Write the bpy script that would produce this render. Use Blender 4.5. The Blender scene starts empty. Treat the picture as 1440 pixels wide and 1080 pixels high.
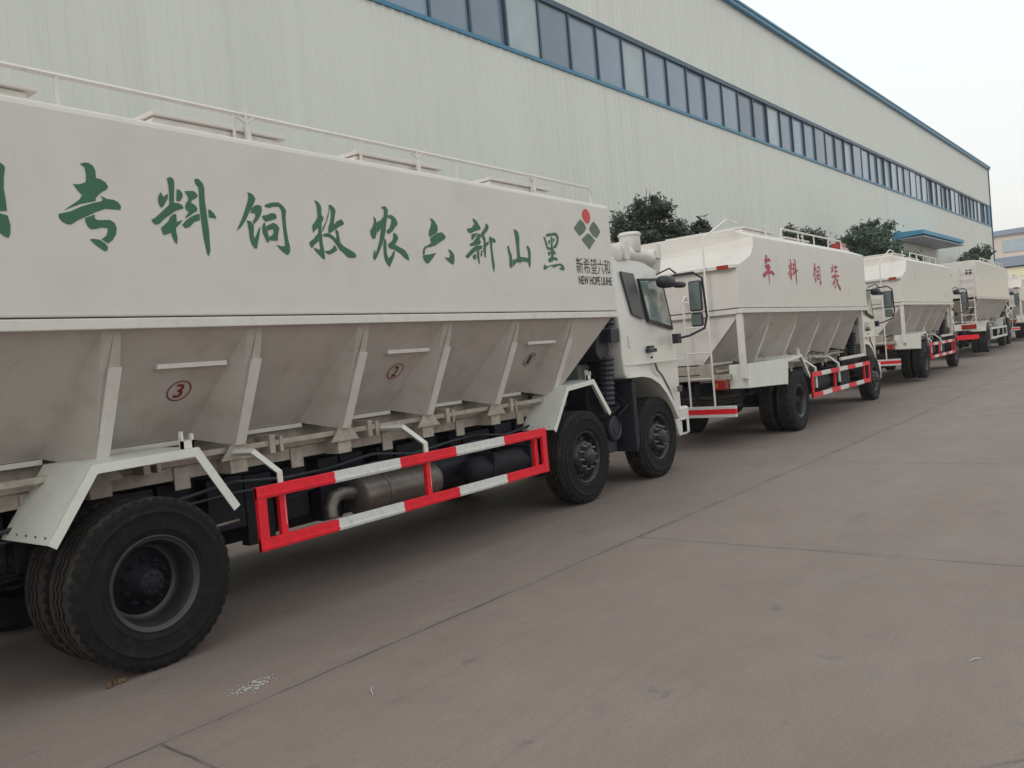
import bpy, bmesh, math, random
from mathutils import Vector, Matrix
R = math.radians
C = bpy.context.scene.collection
SC = bpy.context.scene

# ------------------------------------------------------------------ camera
F_PX = 1170.0
cam_d = bpy.data.cameras.new('camera'); cam = bpy.data.objects.new('camera', cam_d); C.objects.link(cam)
cam_d.sensor_fit = 'HORIZONTAL'; cam_d.sensor_width = 36.0; cam_d.lens = 36.0 * F_PX / 1440.0
cam_d.clip_start = 0.05; cam_d.clip_end = 3000
def cam_matrix():
    roll = math.atan(.088); cr, sr = math.cos(roll), math.sin(roll)
    ax = 880 * cr + 112 * sr; av = 880 * sr - 112 * cr
    p = math.atan(-av / F_PX)
    down = Vector((0, math.cos(p), math.sin(p)))
    X = Vector((ax, av, F_PX)).normalized(); X = (X - down * X.dot(down)).normalized()
    Y = X.cross(down); Y = -Y if Y[0] > 0 else Y
    rot = lambda v: Vector((cr * v[0] + sr * v[1], -sr * v[0] + cr * v[1], v[2]))
    X, Y, Z = rot(X), rot(Y), rot(-down)
    # rows: image right / down / forward expressed in world
    r = Vector((X[0], Y[0], Z[0])); d = Vector((X[1], Y[1], Z[1])); f = Vector((X[2], Y[2], Z[2]))
    m = Matrix((r, -d, -f)).transposed().to_4x4()
    m.translation = Vector((0, 0, 1.68)); return m
cam.matrix_world = cam_matrix()
SC.camera = cam

# ------------------------------------------------------------------ world, sun, exposure
SUN_EL, SUN_AZ = R(38), R(168)          # azimuth measured from +X towards +Y: behind the camera, a little to the building's side
w = bpy.data.worlds.new('World'); SC.world = w; w.use_nodes = True
nt = w.node_tree; nt.nodes.clear()
out = nt.nodes.new('ShaderNodeOutputWorld'); bg = nt.nodes.new('ShaderNodeBackground')
sky = nt.nodes.new('ShaderNodeTexSky'); sky.sky_type = 'NISHITA'; sky.sun_disc = False
sky.sun_elevation = SUN_EL; sky.sun_rotation = math.pi / 2 - SUN_AZ
sky.air_density = 1.2; sky.dust_density = 4.0; sky.ozone_density = 1.0
mixc = nt.nodes.new('ShaderNodeMix'); mixc.data_type = 'RGBA'; mixc.inputs['Factor'].default_value = 0.80
ramp = nt.nodes.new('ShaderNodeValToRGB'); tc = nt.nodes.new('ShaderNodeTexCoord'); sep = nt.nodes.new('ShaderNodeSeparateXYZ')
nz = nt.nodes.new('ShaderNodeTexNoise'); nz.inputs['Scale'].default_value = 1.6; nz.inputs['Detail'].default_value = 4
add = nt.nodes.new('ShaderNodeMath'); add.operation = 'MULTIPLY_ADD'; add.inputs[1].default_value = 0.12
nt.links.new(tc.outputs['Generated'], sep.inputs[0]); nt.links.new(tc.outputs['Generated'], nz.inputs['Vector'])
nt.links.new(nz.outputs['Fac'], add.inputs[0]); nt.links.new(sep.outputs['Z'], add.inputs[2]); nt.links.new(add.outputs[0], ramp.inputs[0])
ramp.color_ramp.elements[0].position = 0.03; ramp.color_ramp.elements[0].color = (0.76, 0.728, 0.692, 1)
ramp.color_ramp.elements[1].position = 0.55; ramp.color_ramp.elements[1].color = (0.93, 1.0, 0.985, 1)
e = ramp.color_ramp.elements.new(0.2); e.color = (0.86, 0.86, 0.83, 1)
vm = nt.nodes.new('ShaderNodeVectorMath'); vm.operation = 'SCALE'; vm.inputs['Scale'].default_value = 13.2
nt.links.new(ramp.outputs[0], vm.inputs[0])
nt.links.new(sky.outputs[0], mixc.inputs['A']); nt.links.new(vm.outputs[0], mixc.inputs['B'])
nt.links.new(mixc.outputs['Result'], bg.inputs['Color']); bg.inputs['Strength'].default_value = 0.10
nt.links.new(bg.outputs[0], out.inputs[0])
sd = bpy.data.lights.new('sun', 'SUN'); sd.energy = 0.7; sd.angle = R(24); sd.color = (1.0, .985, .96)
so = bpy.data.objects.new('sun', sd); C.objects.link(so)
sdir = Vector((math.cos(SUN_AZ) * math.cos(SUN_EL), math.sin(SUN_AZ) * math.cos(SUN_EL), math.sin(SUN_EL)))
so.rotation_euler = sdir.to_track_quat('Z', 'Y').to_euler(); so.location = (0, 0, 30)
vs = SC.view_settings; vs.view_transform = 'Standard'; vs.look = 'None'; vs.exposure = 0.0; vs.gamma = 1.0

# ------------------------------------------------------------------ materials
def mat(name, col, rough=.5, metal=0.0, var=.08, scale=3.0, bump=0.0, bscale=40.0, spec=.5, coat=0.0, dirt=None, dirt_amt=0.0, stretch=None):
    m = bpy.data.materials.new(name); m.use_nodes = True; t = m.node_tree; b = t.nodes['Principled BSDF']
    N = t.nodes.new; L = t.links.new
    co = N('ShaderNodeTexCoord'); mp = N('ShaderNodeMapping'); L(co.outputs['Object'], mp.inputs[0])
    if stretch: mp.inputs['Scale'].default_value = stretch
    n = N('ShaderNodeTexNoise'); n.inputs['Scale'].default_value = scale; n.inputs['Detail'].default_value = 6; n.inputs['Roughness'].default_value = .6
    L(mp.outputs[0], n.inputs['Vector'])
    r = N('ShaderNodeValToRGB'); L(n.outputs['Fac'], r.inputs[0])
    lo = [max(0, c * (1 - var)) for c in col]; hi = [min(1, c * (1 + var)) for c in col]
    r.color_ramp.elements[0].position = .3; r.color_ramp.elements[1].position = .7
    r.color_ramp.elements[0].color = (*lo, 1); r.color_ramp.elements[1].color = (*hi, 1)
    src = r.outputs[0]
    if dirt:
        n2 = N('ShaderNodeTexNoise'); n2.inputs['Scale'].default_value = scale * 2.3; n2.inputs['Detail'].default_value = 8; L(mp.outputs[0], n2.inputs['Vector'])
        r2 = N('ShaderNodeValToRGB'); L(n2.outputs['Fac'], r2.inputs[0]); r2.color_ramp.elements[0].position = .52; r2.color_ramp.elements[1].position = .75
        r2.color_ramp.elements[1].color = (dirt_amt,) * 3 + (1,); r2.color_ramp.elements[0].color = (0, 0, 0, 1)
        mx = N('ShaderNodeMix'); mx.data_type = 'RGBA'; L(r2.outputs[0], mx.inputs['Factor']); L(src, mx.inputs['A']); mx.inputs['B'].default_value = (*dirt, 1)
        src = mx.outputs['Result']
    L(src, b.inputs['Base Color'])
    mr = N('ShaderNodeMapRange'); L(n.outputs['Fac'], mr.inputs['Value']); mr.inputs['To Min'].default_value = max(.02, rough - .08); mr.inputs['To Max'].default_value = min(1, rough + .08)
    L(mr.outputs[0], b.inputs['Roughness'])
    b.inputs['Metallic'].default_value = metal; b.inputs['Specular IOR Level'].default_value = spec; b.inputs['Coat Weight'].default_value = coat
    if bump:
        n3 = N('ShaderNodeTexNoise'); n3.inputs['Scale'].default_value = bscale; n3.inputs['Detail'].default_value = 4; L(mp.outputs[0], n3.inputs['Vector'])
        bp = N('ShaderNodeBump'); bp.inputs['Strength'].default_value = bump; bp.inputs['Distance'].default_value = .02; L(n3.outputs['Fac'], bp.inputs['Height']); L(bp.outputs[0], b.inputs['Normal'])
    return m
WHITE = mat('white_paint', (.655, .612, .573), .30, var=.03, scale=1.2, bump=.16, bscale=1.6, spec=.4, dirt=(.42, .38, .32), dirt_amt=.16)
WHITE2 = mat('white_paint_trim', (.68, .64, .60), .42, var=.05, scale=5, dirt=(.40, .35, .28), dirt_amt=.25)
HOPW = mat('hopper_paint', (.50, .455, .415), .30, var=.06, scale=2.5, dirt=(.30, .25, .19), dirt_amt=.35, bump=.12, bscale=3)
CREAM = mat('cream_subframe_paint', (.40, .35, .30), .6, var=.2, scale=9, dirt=(.25, .15, .10), dirt_amt=.5)
CABW = mat('cab_white_paint', (.66, .63, .59), .24, var=.02, scale=1.5, spec=.5, coat=.3)
FEND = mat('fender_paint', (.70, .70, .64), .38, var=.04, scale=3, dirt=(.45, .43, .38), dirt_amt=.25)
REDP = mat('red_paint', (.78, .018, .035), .42, var=.10, scale=14, spec=.3, dirt=(.34, .03, .03), dirt_amt=.45)
TAPEW = mat('white_stripe_paint', (.66, .66, .63), .45, var=.06, scale=12, dirt=(.36, .32, .28), dirt_amt=.5)
BLACKP = mat('chassis_black', (.008, .008, .014), .6, var=.3, scale=8, spec=.3, dirt=(.035, .028, .026), dirt_amt=.4)
PLAST = mat('black_plastic', (.020, .020, .030), .5, var=.15, scale=6)
RUBBER = mat('tyre_rubber', (.0075, .0075, .0085), .72, var=.3, scale=7, spec=.22, dirt=(.04, .033, .030), dirt_amt=.45, bump=.15, bscale=60)
RIMM = mat('rim_dark_metal', (.028, .028, .034), .38, metal=.35, var=.3, scale=9, dirt=(.16, .14, .12), dirt_amt=.6)
RIML = mat('rim_grey_metal', (.050, .050, .052), .40, metal=.4, var=.2, scale=7, dirt=(.06, .045, .035), dirt_amt=.5)
TREAD = mat('dusty_tyre_tread', (.036, .029, .026), .9, var=.5, scale=9, spec=.25, dirt=(.075, .056, .047), dirt_amt=.8, bump=.2, bscale=70)
MIRR = mat('mirror_glass', (.16, .19, .185), .12, var=.1)  # grey-green of the reflection put into the glass colour
STEEL = mat('dull_steel', (.17, .15, .135), .4, metal=.7, var=.2, scale=7, dirt=(.12, .08, .06), dirt_amt=.6)
GLASSD = mat('dark_glass', (.022, .024, .028), .08, var=.1, spec=.6)
GREEN = mat('green_lettering_paint', (.030, .125, .070), .5, var=.10, scale=5)
GREYGREEN = mat('logo_green_paint', (.095, .145, .085), .5, var=.08)
LOGORED = mat('logo_red_paint', (.60, .045, .05), .5, var=.05)
INK = mat('dark_lettering_paint', (.045, .05, .04), .5, var=.1)
REDL = mat('red_lettering_paint', (.42, .018, .04), .5, var=.12)
LAMPR = mat('red_lamp_lens', (.30, .02, .015), .2, var=.2)
LAMPO = mat('orange_lamp_lens', (.55, .14, .02), .2, var=.1)
BLUE = mat('blue_trim_paint', (.035, .19, .32), .42, var=.1, scale=2)
BLUED = mat('dark_blue_frame', (.035, .075, .12), .45, var=.1)
WALL = mat('corrugated_sheet_paint', (.70, .71, .655), .50, var=.03, scale=.25, spec=.3, dirt=(.62, .63, .58), dirt_amt=.55, stretch=(4, 1, .10))
PANE = mat('window_pane_glass', (.20, .255, .325), .14, var=.08, scale=.6, spec=.5)
PANEB = mat('window_pane_pale', (.36, .42, .45), .22, var=.10, scale=.8, spec=.5)
CANOPB = mat('canopy_blue_sheet', (.05, .26, .42), .5, var=.1)
CANOPG = mat('canopy_soffit', (.30, .33, .38), .6, var=.1)
LEAF = mat('dark_leaves', (.052, .066, .045), .6, var=.55, scale=2.5, spec=.3)
LEAF2 = mat('green_leaves', (.062, .092, .060), .6, var=.55, scale=2.5, spec=.3)
BARK = mat('tree_bark', (.12, .09, .07), .85, var=.3, scale=8, bump=.3)
for _m in (PANE,):
    _t = _m.node_tree; _b2 = _t.nodes['Principled BSDF']; _src = _b2.inputs['Base Color'].links[0].from_socket
    _oi = _t.nodes.new('ShaderNodeObjectInfo'); _mr = _t.nodes.new('ShaderNodeMapRange'); _mr.inputs['To Min'].default_value = .72; _mr.inputs['To Max'].default_value = 1.3
    _vm = _t.nodes.new('ShaderNodeVectorMath'); _vm.operation = 'SCALE'; _t.links.new(_oi.outputs['Random'], _mr.inputs['Value']); _t.links.new(_src, _vm.inputs[0]); _t.links.new(_mr.outputs[0], _vm.inputs['Scale']); _t.links.new(_vm.outputs[0], _b2.inputs['Base Color'])
FARW = mat('far_wall_peach', (.62, .50, .42), .6, var=.05, scale=.2)
FARY = mat('far_wall_sunlit_cream', (.80, .74, .50), .6, var=.05, scale=.2)  # cream wall with warm sunlight put into the colour
FARB = mat('far_wall_blue_grey', (.22, .26, .34), .6, var=.08, scale=.2)
SEATM = mat('cab_interior_grey', (.20, .20, .20), .8, var=.1)
CURT = mat('pale_curtain', (.62, .56, .44), .8, var=.15, scale=4)
CLEAR = bpy.data.materials.new('clear_window_glass'); CLEAR.use_nodes = True
_b = CLEAR.node_tree.nodes['Principled BSDF']; _b.inputs['Base Color'].default_value = (.55, .66, .62, 1); _b.inputs['Transmission Weight'].default_value = 1; _b.inputs['Roughness'].default_value = .02; _b.inputs['IOR'].default_value = 1.12

# ------------------------------------------------------------------ mesh helper
NOSPLIT = {'dirt_clods', 'rivets', 'company_logo', 'grille', 'eaves_trim', 'window_sill'}
GAPS = {'frame_fittings': .06, 'green_character': .06, 'red_character': .04, 'brake_line': .1, 'subframe': .2, 'rear_marking': .01}
class MB:
    def __init__(s): s.v = []; s.f = []; s.m = []
    def add(s, vs, fs, mi=0):
        o = len(s.v); s.v += [tuple(p) for p in vs]; s.f += [tuple(i + o for i in f) for f in fs]; s.m += [mi] * len(fs); return s
    def box(s, x0, x1, y0, y1, z0, z1, mi=0):
        return s.add([(x0,y0,z0),(x1,y0,z0),(x1,y1,z0),(x0,y1,z0),(x0,y0,z1),(x1,y0,z1),(x1,y1,z1),(x0,y1,z1)],
                     [(0,3,2,1),(4,5,6,7),(0,1,5,4),(1,2,6,5),(2,3,7,6),(3,0,4,7)], mi)
    def hexa(s, a, b, mi=0):      # two quads of four points
        return s.add(list(a) + list(b), [(0,3,2,1),(4,5,6,7),(0,1,5,4),(1,2,6,5),(2,3,7,6),(3,0,4,7)], mi)
    def quad(s, pts, mi=0): return s.add(pts, [tuple(range(len(pts)))], mi)
    def prism(s, poly, y0, y1, mi=0):   # polygon in XZ extruded along Y
        n = len(poly); vs = [(x, y0, z) for x, z in poly] + [(x, y1, z) for x, z in poly]
        fs = [tuple(range(n)), tuple(range(2*n-1, n-1, -1))] + [(i, i+n, (i+1)%n+n, (i+1)%n) for i in range(n)]
        return s.add(vs, fs, mi)
    def prismx(s, poly, x0, x1, mi=0):  # polygon in YZ extruded along X
        n = len(poly); vs = [(x0, y, z) for y, z in poly] + [(x1, y, z) for y, z in poly]
        fs = [tuple(range(n)), tuple(range(2*n-1, n-1, -1))] + [(i, i+n, (i+1)%n+n, (i+1)%n) for i in range(n)]
        return s.add(vs, fs, mi)
    def tube(s, path, r, n=8, mi=0, cap=True):
        P = [Vector(p) for p in path]; rs = r if isinstance(r, (list, tuple)) else [r] * len(P)
        vs = []; ref = None
        for i, p in enumerate(P):
            d = (P[min(i+1, len(P)-1)] - P[max(i-1, 0)]).normalized()
            if ref is None:
                ref = Vector((0, 0, 1)) if abs(d.z) < .9 else Vector((1, 0, 0))
            a = d.cross(ref).normalized(); b = a.cross(d).normalized(); ref = b
            for k in range(n):
                t = 2 * math.pi * k / n; vs.append(p + a * math.cos(t) * rs[i] + b * math.sin(t) * rs[i])
        fs = [(i*n+k, i*n+(k+1)%n, (i+1)*n+(k+1)%n, (i+1)*n+k) for i in range(len(P)-1) for k in range(n)]
        if cap: fs += [tuple(range(n-1, -1, -1)), tuple((len(P)-1)*n + k for k in range(n))]
        return s.add(vs, fs, mi)
    def lathe(s, prof, c, axis='y', n=32, mi=0, close=False):  # prof: (r, h) along axis
        vs = []
        for r, h in prof:
            for k in range(n):
                t = 2 * math.pi * k / n; a, b = r * math.cos(t), r * math.sin(t)
                vs.append({'y': (c[0]+a, c[1]+h, c[2]+b), 'x': (c[0]+h, c[1]+a, c[2]+b), 'z': (c[0]+a, c[1]+b, c[2]+h)}[axis])
        m = len(prof); rng = range(m if close else m-1)
        fs = [(i*n+k, i*n+(k+1)%n, ((i+1)%m)*n+(k+1)%n, ((i+1)%m)*n+k) for i in rng for k in range(n)]
        return s.add(vs, fs, mi)
    def poly2d(s, pts, y, mi=0, x0=0, z0=0):
        y -= .00025 * (len(s.f) % 9)
        return s.add([(x - x0, y, z - z0) for x, z in pts], [tuple(range(len(pts)))], mi)
    def mesh(s, name, mats, smooth=False, shift=0.0, fix=True):
        me = bpy.data.meshes.new(name); me.from_pydata([(x, y + shift, z) for x, y, z in s.v], [], s.f)
        for mm in (mats if isinstance(mats, (list, tuple)) else [mats]): me.materials.append(mm)
        me.polygons.foreach_set('material_index', s.m)
        if fix:
            bm = bmesh.new(); bm.from_mesh(me); bmesh.ops.recalc_face_normals(bm, faces=bm.faces); bm.to_mesh(me); bm.free()
        if smooth:
            me.polygons.foreach_set('use_smooth', [True] * len(me.polygons))
        me.update(); return me
    def clusters(s, gap):
        n = len(s.v); par = list(range(n))
        def fnd(a):
            while par[a] != a: par[a] = par[par[a]]; a = par[a]
            return a
        for f in s.f:
            r = fnd(f[0])
            for i in f[1:]:
                q = fnd(i)
                if q != r: par[q] = r
        isl = {}
        for f_i, f in enumerate(s.f): isl.setdefault(fnd(f[0]), []).append(f_i)
        L_ = []
        for fl in isl.values():
            P = [s.v[i] for k in fl for i in s.f[k]]
            L_.append([fl, [min(p[a] for p in P) - gap for a in range(3)], [max(p[a] for p in P) + gap for a in range(3)]])
        if len(L_) > 400: return [list(range(len(s.f)))]
        ch = True
        while ch:
            ch = False; i = 0
            while i < len(L_):
                j = i + 1
                while j < len(L_):
                    A, B = L_[i], L_[j]
                    if all(A[1][a] <= B[2][a] and B[1][a] <= A[2][a] for a in range(3)):
                        A[0] += B[0]; A[1] = [min(x, y) for x, y in zip(A[1], B[1])]; A[2] = [max(x, y) for x, y in zip(A[2], B[2])]; L_.pop(j); ch = True
                    else: j += 1
                i += 1
        return [l[0] for l in L_]
    def sub(s, fl):
        m = MB(); mp = {}
        for k in fl:
            f = []
            for i in s.f[k]:
                if i not in mp: mp[i] = len(m.v); m.v.append(s.v[i])
                f.append(mp[i])
            m.f.append(tuple(f)); m.m.append(s.m[k])
        return m
    def obj(s, name, mats, parent=None, smooth=False, shift=0.0, loc=None, bevel=0, fix=True, split=True):
        if split and parent is not None and name not in NOSPLIT:
            cl = s.clusters(GAPS.get(name, .012))
            if len(cl) > 1:
                os_ = [s.sub(c).obj(name, mats, parent, smooth, shift, loc, bevel, fix, False) for c in cl]
                return os_[0]
        me = s.mesh(name, mats, smooth, shift, fix)
        o = bpy.data.objects.new(name, me); C.objects.link(o)
        if parent: o.parent = parent
        if loc: o.location = loc
        if bevel:
            b = o.modifiers.new('bevel', 'BEVEL'); b.width = bevel; b.segments = 2; b.limit_method = 'ANGLE'; b.angle_limit = R(32)
        if smooth:
            auto_smooth(o)
        return o
def auto_smooth(o, ang=R(38)):
    me = o.data; bm = bmesh.new(); bm.from_mesh(me)
    for ed in bm.edges:
        if len(ed.link_faces) == 2 and ed.calc_face_angle(0) > ang: ed.smooth = False
    bm.to_mesh(me); bm.free()
def tag(o, label=None, cat=None, group=None, kind=None):
    if label: o['label'] = label
    if cat: o['category'] = cat
    if group: o['group'] = group
    if kind: o['kind'] = kind
    return o
def empty(name, loc, label, cat, group=None):
    o = bpy.data.objects.new(name, None); C.objects.link(o); o.location = loc; o.empty_display_size = .3
    return tag(o, label, cat, group)
def copy_tree(o, parent=None, skip=()):
    c = o.copy(); C.objects.link(c)
    if parent: c.parent = parent
    for ch in list(o.children):
        if ch.name.split('.')[0] not in skip: copy_tree(ch, c, skip)
    return c
def text_mesh(txt, mats, name, parent, x0, x1, z0, z1, y, bold=.012):
    cu = bpy.data.curves.new(name, 'FONT'); cu.body = txt; cu.offset = bold; cu.resolution_u = 3
    to = bpy.data.objects.new(name + '_t', cu); C.objects.link(to); bpy.context.view_layer.update()
    me = bpy.data.meshes.new_from_object(to.evaluated_get(bpy.context.evaluated_depsgraph_get()))
    bpy.data.objects.remove(to)
    xs = [v.co.x for v in me.vertices]; ys = [v.co.y for v in me.vertices]; ax, bx, ay, by = min(xs), max(xs), min(ys), max(ys)
    for v in me.vertices:
        v.co = (x0 + (v.co.x - ax) / (bx - ax) * (x1 - x0), y, z0 + (v.co.y - ay) / (by - ay) * (z1 - z0))
    me.materials.clear(); me.materials.append(mats); me.name = name
    o = bpy.data.objects.new(name, me); C.objects.link(o); o.parent = parent; return o

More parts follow.
